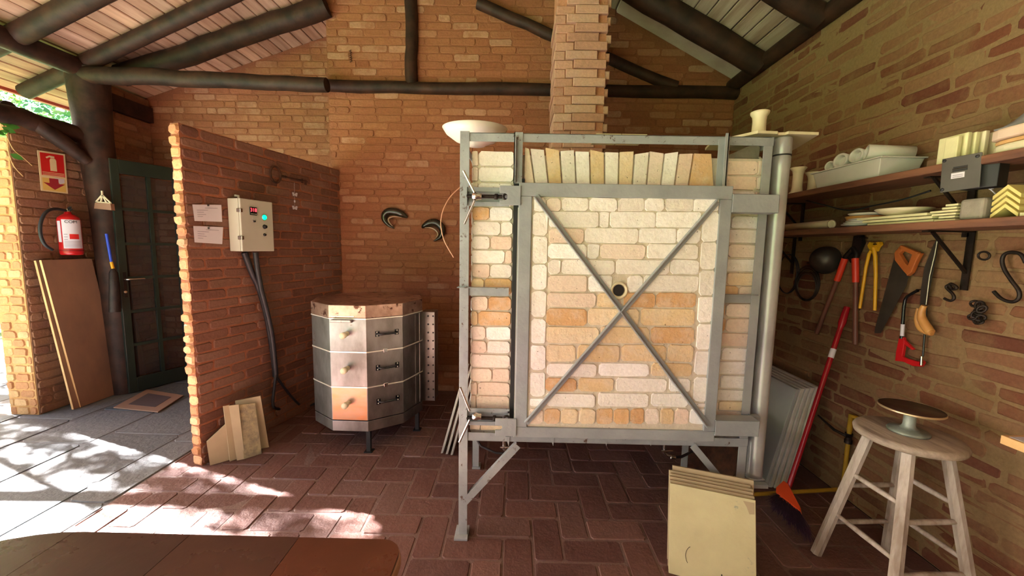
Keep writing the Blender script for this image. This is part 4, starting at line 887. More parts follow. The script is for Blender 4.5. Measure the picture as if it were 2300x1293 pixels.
# ================================================================ BACK WALL ORNAMENTS
def yb(px, py, d=.03): return oY(px, py, YB-d)
def fish(label, path, rad, belly):
    t = thing('ceramic_fish', label, 'ornament', tuple(yb(*path[0])), 'glazed crescents on the back wall')
    mb = MB(); mb.tube(spline([yb(*p) for p in path], 5), [r for r in resample(rad, (len(path)-1)*5+1)], 14); mb.build('body', M['fish'], t)
    mb = MB(); mb.tube(spline([yb(x, y, .052) for x, y in belly], 4), resample([.004, .010, .012, .008, .003], (len(belly)-1)*4+1), 10); mb.build('belly', M['fish2'], t)
def resample(a, n):
    out = []
    for i in range(n):
        x = i/(n-1)*(len(a)-1); j = min(int(x), len(a)-2); out.append(a[j]+(a[j+1]-a[j])*(x-j))
    return out
fish('left dark glazed ceramic fish curled on the back wall, tail pointing down', [(886, 513), (874, 506), (864, 494), (864, 482), (874, 475), (890, 476), (905, 482), (915, 488)], [.004, .014, .024, .030, .034, .034, .028, .008], [(882, 508), (874, 498), (874, 490), (886, 486), (902, 488)])
fish('right dark glazed ceramic fish curled on the back wall beside the hanging wire', [(974, 541), (988, 533), (994, 520), (990, 508), (978, 500), (964, 501), (952, 508), (948, 512)], [.004, .018, .028, .034, .036, .032, .022, .006], [(978, 534), (984, 526), (978, 516), (966, 511), (954, 511)])
t = thing('spring_hook', 'small rusty spiral hook on the upper back wall left of the post', 'hook', tuple(yb(787, 140, .01)))
mb = MB(); a = yb(786, 112, .012); b = yb(788, 140, .012); mb.tube([a.lerp(b, i/40)+V(.008*math.cos(i*.9), .006*math.sin(i*.9), 0) for i in range(41)], .003, 6); mb.build('coil', M['rust'], t)
mb = MB(); mb.tube(spline([oY(x, y, 1.74) for x, y in ((1036, 418), (1012, 441), (996, 470), (990, 502), (996, 535), (1007, 558), (1019, 578))]), .0022, 6)
o = mb.build('bent_wire', M['wire']); tag(o, 'thin copper coloured wire curving out from behind the left kiln post', 'wire')

# ================================================================ ON AND AROUND THE BIG KILN
# shallow white bowl on the left front of the kiln roof
bc = oY(1066, 297, 2.02)
mb = MB(); pr_ = [(0, 0), (.045, .0), (.05, .004), (.10, .022), (.145, .055), (.163, .085), (.160, .087), (.140, .060), (.095, .030), (0, .012)]
mb.lathe(pr_, V(-.215, 2.02, 1.853), V(-.05, -.06, 1), 40); o = mb.build('shallow_bowl', M['white']); tag(o, 'wide pinkish white bowl tilted on the top left corner of the big kiln', 'bowl')
# firebrick slabs lying on the frame
mb = MB()
a = oY(1330, 308, 1.82); b = oY(1441, 312, 1.80)
for i, (xa, xb_) in enumerate(((a.x, (a.x+b.x)/2-.002), ((a.x+b.x)/2+.002, b.x))):
    mb = MB(); mb.box(xa, xb_, K+.04+.004, K+.17, ZT+.0005, ZT+.016); o = mb.build('brick_slab', M['cream']); tag(o, ['thin pink brick slab on the kiln roof, the one nearer the chimney', 'thin pink brick slab on the kiln roof, right of its twin'][i], 'slab', 'thin slabs on the kiln roof')
# ceramic board bridging kiln and post with a chipped notch
zt = 1.842
B = [oZ(1588, 317, zt), oZ(1664, 285, zt), oZ(1725, 291, zt), oZ(1735, 298, zt), oZ(1752, 296, zt), oZ(1756, 290, zt), oZ(1834, 296, zt), oZ(1815, 303, zt), oZ(1762, 322, zt), oZ(1700, 320, zt)]
print([tuple(round(c, 2) for c in p) for p in B])
B = [V(.89, 1.86, zt), V(1.0, 1.69, zt), V(1.085, 1.695, zt), V(1.10, 1.712, zt), V(1.125, 1.708, zt), V(1.128, 1.692, zt), V(1.26, 1.70, zt), V(1.34, 1.98, zt), V(.92, 1.98, zt)]
mb = MB(); mb.prism(B, V(0, 0, .011)); o = mb.build('kiln_shelf', M['cream']); tag(o, 'cream kiln shelf with a chipped front edge on top of the big kiln', 'board')
sc_ = V(1.035, 1.745, zt+.011)
mb = MB(); mb.lathe([(0, 0), (.034, 0), (.034, .004), (.027, .012), (.026, .055), (.028, .072), (.036, .084), (.037, .092), (.030, .095), (.018, .088), (0, .084)], sc_, n=32); o = mb.build('ceramic_spool', M['cream']); tag(o, 'cream ceramic spool prop standing alone on the board above the kiln', 'spool')
# strips leaning on the left side of the kiln
for i, (bx, tx, lab) in enumerate(((990, 1030, 'leftmost'), (1001, 1034, 'middle'), (1012, 1038, 'rightmost'))):
    by = 1018+i*2; p = oZ(bx, by, .004); d_ = V(.185-.0*i, -.02, 0); zt_ = .62
    e0 = p; wv = V(.016, 0, 0); dv = V(.0, .16, 0)
    top = V(-.262+.0*i-.028*(2-i), p.y-.04, .56)
    mb = MB(); mb.quadbox([e0, e0+V(.014, .004, 0), e0+V(.014, .20, 0), e0+V(0, .20, 0)], [top, top+V(.014, .004, 0), top+V(.014, .20, 0), top+V(0, .20, 0)])
    o = mb.build('kiln_shelf', M['whiteplastic'], bevel=.002); tag(o, lab+' of three pale boards leaning edge-on against the left leg of the big kiln', 'board', 'three boards leaning on the kiln leg')
# square shelves stacked on edge in front of the kiln
G6 = 'square kiln shelves stacked at the right front leg'
BL0, BR0 = V(.665, 1.515, .002), V(.925, 1.425, .002)
eu = (BR0-BL0).normalized(); wd = .345; ln = V(-eu.y, eu.x, 0)
for i in range(6):
    off = ln*(.019*i); up_ = .378 + (0, .004, .010, .014, .018, .034)[i]; sx = (0, .0, -.002, .004, -.003, .012)[i]
    b0 = V(.665, 1.50, .002)+off+eu*sx; b1 = b0+eu*wd*.93; t0 = b0+ln*.085+V(0, 0, up_*.92)+eu*(.0-.01); t1 = t0+eu*wd*.93
    mb = MB(); nn = (b1-b0).cross(t0-b0).normalized(); nn = nn if nn.y > 0 else -nn
    mb.prism([b0, b1, t1, t0], nn*.0125); o = mb.build('kiln_shelf', M['kshelf' if i == 0 else 'kshelf_edge'], bevel=.0015)
    if i == 0: tag(o, 'foremost square cream kiln shelf, stained, leaning in front of the kiln leg', 'board')
    elif i == 5: tag(o, 'rearmost and tallest square kiln shelf of the stack before the kiln leg', 'board')
    else: tag(o, ['', 'second', 'third', 'fourth', 'fifth'][i]+' from the front of the six square kiln shelves before the kiln leg, edges showing', 'board', G6)
    if i == 0:
        d = lambda u, v: b0.lerp(b1, u).lerp(t0.lerp(t1, u), v)-nn*.0006
        mb = MB(); mb.prism([d(.86, .97), d(.985, .97), d(.985, .85), d(.93, .84), d(.9, .91)], nn*.0004); mb.build('bare_corner_patch', M['kshelf_edge'], o)
        mb = MB(); mb.tube([d(.33+.13*math.cos(a_), .24+.13*math.sin(a_)) for a_ in [2.2+q*.12 for q in range(14)]], .0009, 5); mb.build('ring_stain', M['iron'], o)
        mb = MB(); mb.tube([d(.62, .14), d(.615, .06)], .002, 5); mb.build('scratch_mark', M['iron'], o)
# grey boards leaning on the right wall behind the post
G7 = 'tall grey boards leaning on the right wall'
for i in range(5):
    q = i/4
    b0 = oZ(1759+49*q, 1096+21*q, .003); b0 = V(1.455+.10*q, 2.12-.03*q, .003); tz = .55+.006*i; t0 = V(1.66+.10*q, 2.22-.02*q, tz)
    b1 = b0+V(.0, .62, 0); t1 = t0+V(.0, .62, 0)
    mb = MB(); mb.prism([b0, b1, t1, t0], V(.020, 0, 0)); o = mb.build('leaning_board', M['greyboard' if i == 0 else 'greyboard_edge'], bevel=.002)
    if i == 0: tag(o, 'front grey panel of the stack leaning on the right wall, its face showing', 'board')
    elif i == 4: tag(o, 'rearmost grey panel of the stack, touching the right wall beside the red broom', 'board')
    else: tag(o, ['', 'second', 'third', 'fourth'][i]+' from the front in the stack of grey panels leaning on the right wall', 'board', G7)
# rusty brown sheet on the floor side below the kiln
mb = MB(); mb.prism([V(1.12, 2.0, .003), V(1.16, 2.62, .003), V(1.36, 2.62, .40), V(1.30, 2.0, .30)], V(.006, 0, 0)); o = mb.build('rusty_sheet', M['rust']); tag(o, 'rusty brown sheet propped below the kiln behind the round post', 'sheet')

# ================================================================ RIGHT WALL SHELVES
XF = 1.60
zu, zlw = oX(1765, 437, XF).z-.004, oX(2300, 490, XF).z; zu = 1.694; zlw = 1.478
print('shelf z', zu, zlw, oX(2300, 335, XF).z, oX(1765, 513, XF).z)
def shelf(label, zt, br):
    t = thing('wall_shelf', label, 'shelf', (1.72, 2.0, zt-.03))
    mb = MB(); mb.box(XF, XR-.008, -.2, 3.05, zt-.03, zt); mb.build('board', M['shelf'], t, bevel=.004)
    for y in br:
        for a, b in (((XR-.012, y, zt-.03), (XR-.012, y, zt-.27)), ((XF+.06, y, zt-.034), (XR-.01, y, zt-.034)), ((XF+.08, y, zt-.04), (XR-.012, y, zt-.22))):
            pass
        mb = MB(); mb.bar((XR-.013, y, zt-.03), (XR-.013, y, zt-.27), .026, .006, (1, 0, 0)); mb.bar((XF+.05, y, zt-.033), (XR-.01, y, zt-.033), .026, .005); mb.bar((XF+.08, y, zt-.036), (XR-.014, y, zt-.2), .012, .008)
        mb.build('bracket', M['iron'], t)
shelf('upper rough wooden shelf on the right wall holding the white tray', zu, (1.62, 2.55))
shelf('lower rough wooden shelf on the right wall above the hanging tools', zlw, (1.60, 2.6))
XM = 1.68
def up(px, py, x=XM): return oX(px, py, x)
# white tray with tubes
yA, yB = 2.20, 1.80
t = thing('plastic_tray', 'long white plastic tray full of tubes on the upper shelf', 'tray', (1.72, (yA+yB)/2, zu))
def ring4(x0, x1, y0, y1, z): return [V(x0, y0, z), V(x1, y0, z), V(x1, y1, z), V(x0, y1, z)]
mb = MB(); o4 = ring4(1.635, 1.80, yB+.02, yA-.02, zu+.0005)+ring4(1.62, 1.815, yB, yA, zu+.085); i4 = ring4(1.640, 1.795, yB+.025, yA-.025, zu+.006)+ring4(1.626, 1.809, yB+.006, yA-.006, zu+.085)
mb.add(o4+i4, [(0, 3, 2, 1), (0, 1, 5, 4), (1, 2, 6, 5), (2, 3, 7, 6), (3, 0, 4, 7), (8, 9, 10, 11), (9, 8, 12, 13), (10, 9, 13, 14), (11, 10, 14, 15), (8, 11, 15, 12), (4, 5, 13, 12), (5, 6, 14, 13), (6, 7, 15, 14), (7, 4, 12, 15)]); mb.build('tray_shell', M['whiteplastic'], t, bevel=.004)
mb = MB()
for a, b in (((1.616, yB-.004), (1.819, yB-.004)), ((1.819, yB-.004), (1.819, yA+.004)), ((1.819, yA+.004), (1.616, yA+.004)), ((1.616, yA+.004), (1.616, yB-.004))): mb.bar((*a, zu+.086), (*b, zu+.086), .012, .005)
mb.build('tray_rim', M['whiteplastic'], t)
tubes = [((1862, 372), .026, (.95, .25, -.14), 'smallest white tube end, leftmost in the tray'), ((1886, 360), .038, (.95, .22, -.14), 'second white tube from the left in the tray'), ((1921, 349), .036, (.95, .15, -.14), 'third white tube in the tray, half behind the long one'), ((1944, 344), .040, (.35, -1, -.17), 'long white tube lying across the right end of the tray')]
for (p, r, d_, lab) in tubes:
    c = up(*p, 1.66); d_ = Vector(d_).normalized(); L = .13
    if r > .039: d_ = V(.86, -.42, -.14).normalized(); L = .17
    mb = MB(); ri = r*.68; mb.lathe([(ri, .03), (ri, .004), (r*.8, 0), (r, .003), (r, L), (ri, L), (ri, .03)], c, d_, 26, cap=False); mb.lathe([(0, .03), (ri, .03)], c, d_, 26, cap=False)
    o = mb.build('ceramic_tube', M['white' if 0 else 'whiteplastic']); tag(o, lab, 'tube')
for (p, x, s_, lab) in (((1812, 400), 1.70, 1.0, 'taller cream spool post standing at the left end of the upper shelf'), ((1842, 395), 1.80, .85, 'shorter cream spool post between the tall one and the tray tubes')):
    y = x*870/(p[0]-1160); mb = MB(); hgt = .165*s_
    if s_ == 1: y += .16
    else: y += .14
    mb.lathe([(0, 0), (.046, 0), (.044, .008), (.030, .025), (.027, .05), (.027, hgt-.04), (.031, hgt-.02), (.043, hgt-.004), (.042, hgt), (.02, hgt), (0, hgt-.006)], (x, y, zu+.0005), n=26); o = mb.build('ceramic_spool', M['cream']); tag(o, lab, 'spool')
mb = MB(); mb.box(1.70, 1.82, 1.60, 1.68, zu+.0005, zu+.045); o = mb.build('brown_block', M['board'], bevel=.006); tag(o, 'dull brown block between the tray and the upright tiles on the upper shelf', 'block')
# upright tiles
for i, (x0, y0, L_, hgt) in enumerate(((1.625, 1.50, .045, .096), (1.648, 1.49, .10, .106), (1.672, 1.485, .10, .106), (1.694, 1.475, .10, .108), (1.726, 1.462, .10, .104))):
    mb = MB(); mb.box(x0, x0+.016, y0, y0+L_, zu+.0005, zu+.0005+hgt); o = mb.build('ceramic_tile', M['cream2' if i not in (3, 4) else 'cream'], bevel=.003)
    tag(o, ['leftmost', 'second from left', 'middle', 'fourth from left', 'rightmost, slightly apart'][i]+' of five pale tiles standing on edge on the upper shelf', 'tile', 'tiles on edge on the upper shelf')
# thick curved slabs stacked
for i, (z, tk, xo, lab, mt) in enumerate(((0, .030, .0, 'bottom', 'cream'), (.031, .016, .008, 'middle, thinnest', 'pine'), (.048, .036, -.006, 'top, thickest pinkish', 'pink_slab'))):
    P = [];
    for q in range(26):
        a = 2*PI*q/26; r_ = 1+.03*math.sin(3*a+i); P.append(V(1.728+xo+.11*r_*math.copysign(abs(math.cos(a))**.55, math.cos(a)), 1.225+.20*r_*math.copysign(abs(math.sin(a))**.6, math.sin(a)), zu+.0006+z))
    mb = MB(); mb.prism(P, V(0, 0, tk-.001)); o = mb.build('plaster_slab', M[mt], bevel=.007); tag(o, lab+' of three rounded slabs stacked at the right of the upper shelf', 'slab', 'rounded slabs on the upper shelf')
# crumpled grey cloth on the slabs
mb = MB(); zc = zu+.086; n = 22; m_ = 14; vs = []; fs = []
for i in range(n+1):
    for j in range(m_+1):
        u = i/n; v = j/m_; x = 1.632+.19*v; y = 1.40-.38*u
        e = min(1, min(u, 1-u)*5)*min(1, min(v, 1-v)*4); hgt = .062*e*(1+.35*math.sin(u*9+v*4)+.25*math.sin(v*13+u*5))+.008*math.sin(u*31+v*17)*e
        vs.append(V(x+.01*math.sin(u*11), y+.01*math.sin(v*9), zc+.001+max(0, hgt)))
for i in range(n):
    for j in range(m_): q = i*(m_+1)+j; fs.append((q, q+1, q+m_+2, q+m_+1))
mb.add(vs, fs, True); o = mb.build('crumpled_cloth', M['cloth']); md = o.modifiers.new('solid', 'SOLIDIFY'); md.thickness = .004; md.offset = 1; tag(o, 'crumpled grey cloth lying over the stacked slabs on the upper shelf', 'cloth')
# smoked switch panel fixed to the upper shelf edge
t = thing('switch_panel', 'square smoked panel with white label hanging from the upper shelf edge', 'electrical panel', tuple(up(2150, 432, 1.59)))
Q = [oX(2110, 433, 1.575), oX(2200, 420, 1.60), oX(2206, 341, 1.60), oX(2116, 357, 1.575)]
nn = (Q[1]-Q[0]).cross(Q[3]-Q[0]).normalized(); nn = nn if nn.y > 0 else -nn
cQ = sum(Q, V(0, 0, 0))/4
print('panel n', nn, cQ, [(q-cQ).length for q in Q])
mb = MB(); mb.prism(Q, nn*.005); pnl = mb.build('front_plate', M['panel'], t, bevel=.002)
def qd(u, v, d=0): return Q[0].lerp(Q[1], u).lerp(Q[3].lerp(Q[2], u), v)-nn*d
for nm, (u0, u1, v0, v1), mt in (('label', (.28, .62, .36, .52), 'paper'), ('slot', (.30, .68, .56, .61), 'black'), ('slot', (.32, .68, .66, .70), 'black'), ('switch_window', (.30, .68, .62, .655), 'iron')):
    mb = MB(); mb.prism([qd(u0, v0), qd(u1, v0), qd(u1, v1), qd(u0, v1)], -nn*.001); mb.build(nm, M[mt], pnl)
for v in (.40, .45): mb = MB(); mb.bar(qd(.32, v, .0012), qd(.58, v, .0012), .0004, .002); mb.build('print_line', M['ink'], pnl)
for u, v in ((.07, .93), (.9, .9), (.07, .08)): mb = MB(); mb.lathe([(.006, 0), (.005, .003), (0, .003)], qd(u, v), -nn, 10); mb.build('screw', M['cable'], pnl)
mb = MB(); b0 = qd(.45, .42)+nn*.006; b1 = qd(1.28, .42)+nn*.03; hh = V(0, 0, .05); dd = nn*.05
mb.quadbox([b0-hh, b1-hh, b1-hh+dd, b0-hh+dd], [b0+hh, b1+hh, b1+hh+dd, b0+hh+dd]); mb.build('rear_box', M['black'], t, bevel=.002)
mb = MB(); mb.tube(spline([qd(.8, .1)+nn*.01, up(2212, 405, 1.66), up(2228, 424, 1.68), up(2238, 412, 1.70), up(2236, 404, 1.72)]), .0018, 6); mb.build('wire', M['paper'], t)
mb = MB(); mb.tube(spline([qd(.8, .1)+nn*.01, up(2215, 421, 1.67), up(2228, 428, 1.68), up(2240, 440, 1.70)]), .0018, 6); mb.build('wire', M['paper'], t)
mb = MB(); mb.tube(spline([oX(x, y, 1.75) for x, y in ((1800, 447), (1850, 460), (1905, 472), (1960, 462), (2030, 447), (2090, 428))]), .004, 6); o = mb.build('dark_cord', M['cable']); tag(o, 'dark cord sagging along the wall between the two shelves', 'cord')
# lower shelf things
def lo(px, x=1.66): return oX(px, 513-23*(px-1765)/535, x).y
zs_ = zlw+.0006
mb = MB(); mb.lathe([(.022, 0), (.022, .006), (.014, .0065)], (1.655, lo(1868, 1.655), zs_+.0225), (.06, 1, 0), 20, cap=False); mb.lathe([(0, .006), (.0145, .006)], (1.655, lo(1868, 1.655), zs_+.0225), (.06, 1, 0), 20, cap=False); mb.lathe([(.022, .0), (.022, .42), (0, .42)], (1.655, lo(1868, 1.655), zs_+.0225), (.06, 1, 0), 20, cap=False)
o = mb.build('plaster_roller', M['cream']); tag(o, 'pale roller lying at the left end of the lower shelf', 'roller')
def bowl(name, label, x, y, z, r, h, m, group=None):
    mb = MB(); mb.lathe([(0, 0), (r*.5, 0), (r*.55, .004), (r*.85, h*.55), (r, h), (r*.97, h+.002), (r*.8, h*.55), (r*.45, .008), (0, .008)], (x, y, z), n=36); o = mb.build(name, M[m]); tag(o, label, 'bowl', group); return o
yb1 = lo(1938, 1.74)
bowl('wooden_bowl', 'brownish bowl under the white rimmed saucer at the back of the lower shelf', 1.755, yb1, zs_, .085, .055, 'lightwood')
bowl('saucer', 'white rimmed saucer sitting in the brownish bowl on the lower shelf', 1.755, yb1, zs_+.048, .075, .022, 'white')
# nested leaf dishes, tips toward the left
for i in range(4):
    P = []; y0 = lo(1900, 1.64)
    for q in range(18):
        a = 2*PI*q/18; P.append(V(1.665+.045*math.sin(a)+.004*i, y0-.03+.075*math.cos(a)-.008*i, zs_+.004*0))
    mb = MB(); c0 = sum(P, V(0, 0, 0))/18; vs = [c0+(p-c0)*.45+V(0, 0, .005+i*.0085) for p in P]+[p+V(0, 0, .008+i*.0085+.006) for p in P]; 
    mb.add(vs, [tuple(range(18))]+[(q, (q+1) % 18, 18+(q+1) % 18, 18+q) for q in range(18)], True); o = mb.build('leaf_dish', M['whiteplastic']); md = o.modifiers.new('s', 'SOLIDIFY'); md.thickness = .003; md.offset = 1
    tag(o, ['lowest', 'second from the bottom', 'third from the bottom', 'uppermost'][i]+' of four nested grey white oval dishes on the lower shelf', 'dish', 'nested oval dishes')
ys = (lo(1925, 1.65), lo(2100, 1.65))
for i, (ya, yb_) in enumerate(((lo(1950, 1.64)-.0, lo(2098, 1.64)), (lo(1938, 1.64), lo(2095, 1.64)), (lo(1925, 1.64), lo(2082, 1.64)))):
    mb = MB(); mb.box(1.635, 1.80, yb_, ya, zs_+i*.014, zs_+i*.014+.011); o = mb.build('ceramic_slab', M['cream2'], bevel=.002); tag(o, ['bottom', 'middle', 'top'][i]+' of three long pale slabs under the shallow dish, lower shelf', 'slab', 'long slabs under the dish')
bowl('shallow_dish', 'wide shallow cream dish resting on the long slabs of the lower shelf', 1.72, lo(2026, 1.72), zs_+.0405, .098, .030, 'cream')
for i, (xa, xb2, dx) in enumerate(((2092, 2148, 0), (2075, 2146, .0), (2085, 2147, .0), (2080, 2150, .0), (2104, 2145, .004), (2110, 2146, .006))):
    if i == 1: xa = 2101
    ya, yb_ = lo(xa+8, 1.64), lo(xb2, 1.64); mb = MB(); mb.box(1.635+dx, 1.72, yb_, ya, zs_+i*.0112, zs_+i*.0112+.008); o = mb.build('small_slab', M['cream2'], bevel=.0015); tag(o, ['lowest', 'second lowest', 'third lowest', 'fourth lowest', 'second highest', 'topmost'][i]+' of six small pale slabs piled left of the grey block', 'slab', 'small slabs piled by the block')
mb = MB(); mb.box(1.63, 1.72, lo(2212, 1.64), lo(2156, 1.64), zs_, zs_+.075); o = mb.build('grey_block', M['block'], bevel=.010); tag(o, 'rough grey block between the small slabs and the yellow angle pieces', 'block')
# yellow angle pieces, stacked chevrons
for i in range(4):
    yL, yR = lo(2222, 1.64), lo(2285, 1.64); ym = (yL+yR)/2; z = zs_+i*.021; tk = .013; rise = .034
    P = [V(1.64, yL, z), V(1.64, ym, z+rise), V(1.64, yR, z), V(1.64, yR, z+tk), V(1.64, ym, z+rise+tk), V(1.64, yL, z+tk)]
    mb = MB(); mb.prism(P, V(.17, 0, 0)); o = mb.build('angle_piece', M['yellow_tile'], bevel=.001); tag(o, ['lowest', 'second from the bottom', 'third from the bottom', 'topmost'][i]+' of four yellow angle pieces stacked on the lower shelf', 'angle piece', 'yellow angle pieces')
mb = MB(); mb.box(1.63, 1.80, lo(2330, 1.64), lo(2296, 1.64), zs_, zs_+.012); o = mb.build('ceramic_slab', M['cream2']); tag(o, 'thin pale slab at the extreme right of the lower shelf', 'slab')

# ================================================================ TOOLS ON THE RIGHT WALL
XT = 1.815
def w(px, py, x=XT): return oX(px, py, x)
def wt(mb, pts, r, n=8, x=XT, sp=False, col=None, flat=1.0):
    P = [w(a, b, x) for a, b in pts]; P = spline(P) if sp else P
    if isinstance(r, list): r = resample(r, len(P))
    mb.tube(P, r, n, flat=flat)
def wp(mb, pts, th=.008, x=XT): mb.prism([w(a, b, x) for a, b in pts], V(th, 0, 0))
def nail(t, px, py, x=XT-.015):
    mb = MB(); p = w(px, py, x); mb.tube([p, V(XR-.001, p.y, p.z)], .003, 6); mb.build('nail', M['iron'], t)
t = thing('bolt_cutter', 'large bolt cutter with red collars and brown handles hanging open', 'bolt cutter', tuple(w(1880, 760)))
mb = MB(); wp(mb, [(1917, 530), (1934, 528), (1936, 545), (1929, 562), (1922, 578), (1910, 590), (1900, 575), (1912, 560)], .02); mb.build('jaw', M['black_gloss'], t)
mb = MB(); wt(mb, [(1918, 556), (1900, 575), (1895, 583)], .012); wt(mb, [(1915, 556), (1924, 570), (1922, 582)], .012); mb.build('pivot_head', M['iron'], t)
for c1, c2, b in (((1898, 580), (1880, 630), (1834, 748)), ((1921, 580), (1922, 634), (1921, 773))):
    mb = MB(); wt(mb, [c1, c2], [.016, .0155], 12); mb.build('collar', M['redgrip'], t)
    mb = MB(); wt(mb, [c2, b], [.011, .0125], 12); mb.build('handle', M['brownhandle'], t)
nail(t, 1928, 534)
t = thing('pincers', 'yellow end-cutting pincers hanging right of the bolt cutter', 'pincers', tuple(w(1955, 695)))
mb = MB(); wp(mb, [(1948, 551), (1953, 543), (1957, 545), (1957, 551), (1966, 551), (1967, 545), (1974, 543), (1976, 549), (1970, 555), (1966, 564), (1956, 566), (1951, 558)], .018); mb.build('jaw', M['yellow'], t)
mb = MB(); wt(mb, [(1958, 562), (1952, 570), (1945, 600), (1931, 692)], [.009, .008, .0075, .007]); mb.build('handle', M['yellow'], t)
mb = MB(); wt(mb, [(1962, 556), (1966, 575), (1967, 620), (1965, 697)], [.010, .009, .008, .0075]); mb.build('handle', M['yellow'], t)
nail(t, 1962, 548)
t = thing('hand_saw', 'old handsaw with orange wooden handle hanging blade down', 'saw', tuple(w(1970, 748)))
mb = MB(); wp(mb, [(2010, 572), (2042, 612), (2036, 640), (1978, 748), (1964, 748), (1965, 738)], .0015, XT+.006); mb.build('blade', M['sawblade'], t)
mb = MB()
wp(mb, [(2008, 568), (2013, 560), (2033, 592), (2041, 597), (2037, 618), (2026, 606), (2009, 584)], .02, XT-.004); wp(mb, [(2016, 560), (2022, 550), (2060, 566), (2057, 573), (2048, 572), (2026, 562)], .02, XT-.004); wp(mb, [(2048, 570), (2067, 568), (2060, 580), (2046, 612), (2036, 620), (2034, 606)], .02, XT-.004); wp(mb, [(2010, 566), (2022, 550), (2026, 562), (2020, 568), (2018, 575)], .02, XT-.004)
mb.build('handle', M['sawwood'], t, bevel=.003)
t = thing('pruning_saw', 'curved pruning saw with pale hooked wooden handle hanging blade up', 'saw', tuple(w(2085, 755)))
mb = MB(); wp(mb, [(2109, 529), (2106, 560), (2096, 610), (2086, 660), (2082, 688), (2066, 686), (2068, 650), (2076, 600), (2092, 560), (2106, 530)], .0015, XT+.004); mb.build('blade', M['sawblade'], t)
mb = MB(); wt(mb, [(2107, 531), (2100, 570), (2088, 620), (2080, 684)], .0028, 6, XT); mb.build('cutting_edge', M['blade'], t)
mb = MB(); wt(mb, [(2076, 686), (2070, 700), (2071, 716), (2082, 735), (2090, 746), (2094, 748)], [.010, .013, .016, .018, .017, .009], 12, XT-.012, True); wt(mb, [(2062, 692), (2060, 718), (2068, 738), (2086, 748)], [.006, .011, .012, .010], 10, XT-.006, True); mb.build('handle', M['lightwood'], t)
t = thing('hacksaw', 'red and black hacksaw hanging below the pruning saw', 'saw', tuple(w(2045, 820)))
mb = MB(); wt(mb, [(2062, 652), (2050, 658), (2036, 668), (2031, 685), (2028, 720), (2025, 760)], .0065, 8, XT, True); mb.build('frame_tube', M['black_gloss'], t)
mb = MB(); wt(mb, [(2028, 728), (2026, 754)], .0075, 8); mb.build('sticker', M['paper'], t)
mb = MB(); wt(mb, [(2081, 690), (2077, 750), (2073, 800)], .004, 6, XT+.01); mb.build('rear_rod', M['black_gloss'], t)
mb = MB(); wp(mb, [(2018, 760), (2029, 757), (2031, 768), (2026, 800), (2034, 804), (2062, 812), (2070, 808), (2074, 815), (2068, 823), (2050, 822), (2028, 812), (2010, 810), (2012, 790)], .014, XT-.002); wp(mb, [(2026, 762), (2032, 764), (2052, 784), (2048, 786), (2030, 772)], .012, XT-.001); mb.build('handle', M['red'], t, bevel=.002)
mb = MB(); wt(mb, [(2070, 800), (2069, 820)], .005, 8, XT-.01); mb.build('tension_screw', M['chrome'], t)
nail(t, 2058, 650)
t = thing('wire_coil', 'coil of grey wire hanging on the wall beside the kiln post', 'coil', tuple(w(1812, 640)))
for k_ in range(6):
    c = w(1812, 636, XT-.006*k_+.012); r1 = .105-.006*k_
    mb = MB(); mb.tube([c+V(0, r1*math.cos(a), r1*1.05*math.sin(a)-.004*k_) for a in [q*PI/14 for q in range(28)]], .0026, 6, closed=True); mb.build('strand', M['sawblade' if k_ % 2 else 'iron'], t)
nail(t, 1812, 590)
mb = MB(); c = w(1770, 615, 1.82); 
for k_ in range(2): mb.tube([c+V(-.006*k_, (.10-.01*k_)*math.cos(a), .13*math.sin(a)) for a in [q*PI/14 for q in range(28)]], .0035, 6, closed=True)
t = thing('hose_loop', 'dark hose loops hanging just behind the round kiln post', 'hose', tuple(w(1770, 660)))
mb.build('loops', M['cable'], t)
# steel pot hung by its rim
t = thing('steel_bowl', 'shiny grey metal bowl hanging upside out next to the bolt cutter', 'bowl', tuple(w(1860, 590, 1.78)))
c = w(1861, 585, 1.835); mb = MB(); mb.lathe([(.078, 0), (.080, .004), (.078, .03), (.066, .065), (.045, .09), (0, .10)], c, (-1, -.25, .25), 32); mb.build('shell', M['steel' if 0 else 'sawblade'], t)
mb = MB(); mb.lathe([(.080, 0), (.083, .003), (.080, .006)], c, (-1, -.25, .25), 32, cap=False); mb.build('rolled_rim', M['chrome'], t)
# hooks and bits
def hook(label, pts, r, name='hook', x=XT):
    mb = MB(); wt(mb, pts, r, 8, x, True); o = mb.build(name, M['iron']); tag(o, label, 'hook'); return o
hook('small dark double hook twisted like a figure eight below the shelf bracket', [(2131, 640), (2136, 637), (2146, 642), (2149, 647), (2139, 649), (2131, 640), (2126, 646), (2140, 660), (2143, 670), (2134, 675), (2121, 670)], .0055)
hook('large dark iron meat hook shaped like an S on the right wall', [(2304, 590), (2294, 572), (2276, 566), (2258, 570), (2251, 584), (2256, 605), (2272, 630), (2288, 652), (2289, 668), (2278, 677), (2262, 676), (2246, 668), (2232, 654)], .0062)
mb = MB(); c = w(2210, 574); mb.tube([w(2210+13*math.cos(a), 574+9*math.sin(a)) for a in [q*PI/10 for q in range(20)]], .004, 6, closed=True); o = mb.build('iron_ring', M['iron']); tag(o, 'small iron ring hanging on a nail left of the large hook', 'ring')
t = thing('chain_bundle', 'dark knotted bundle of chain hanging left below the large hook', 'chain', tuple(w(2195, 725)))
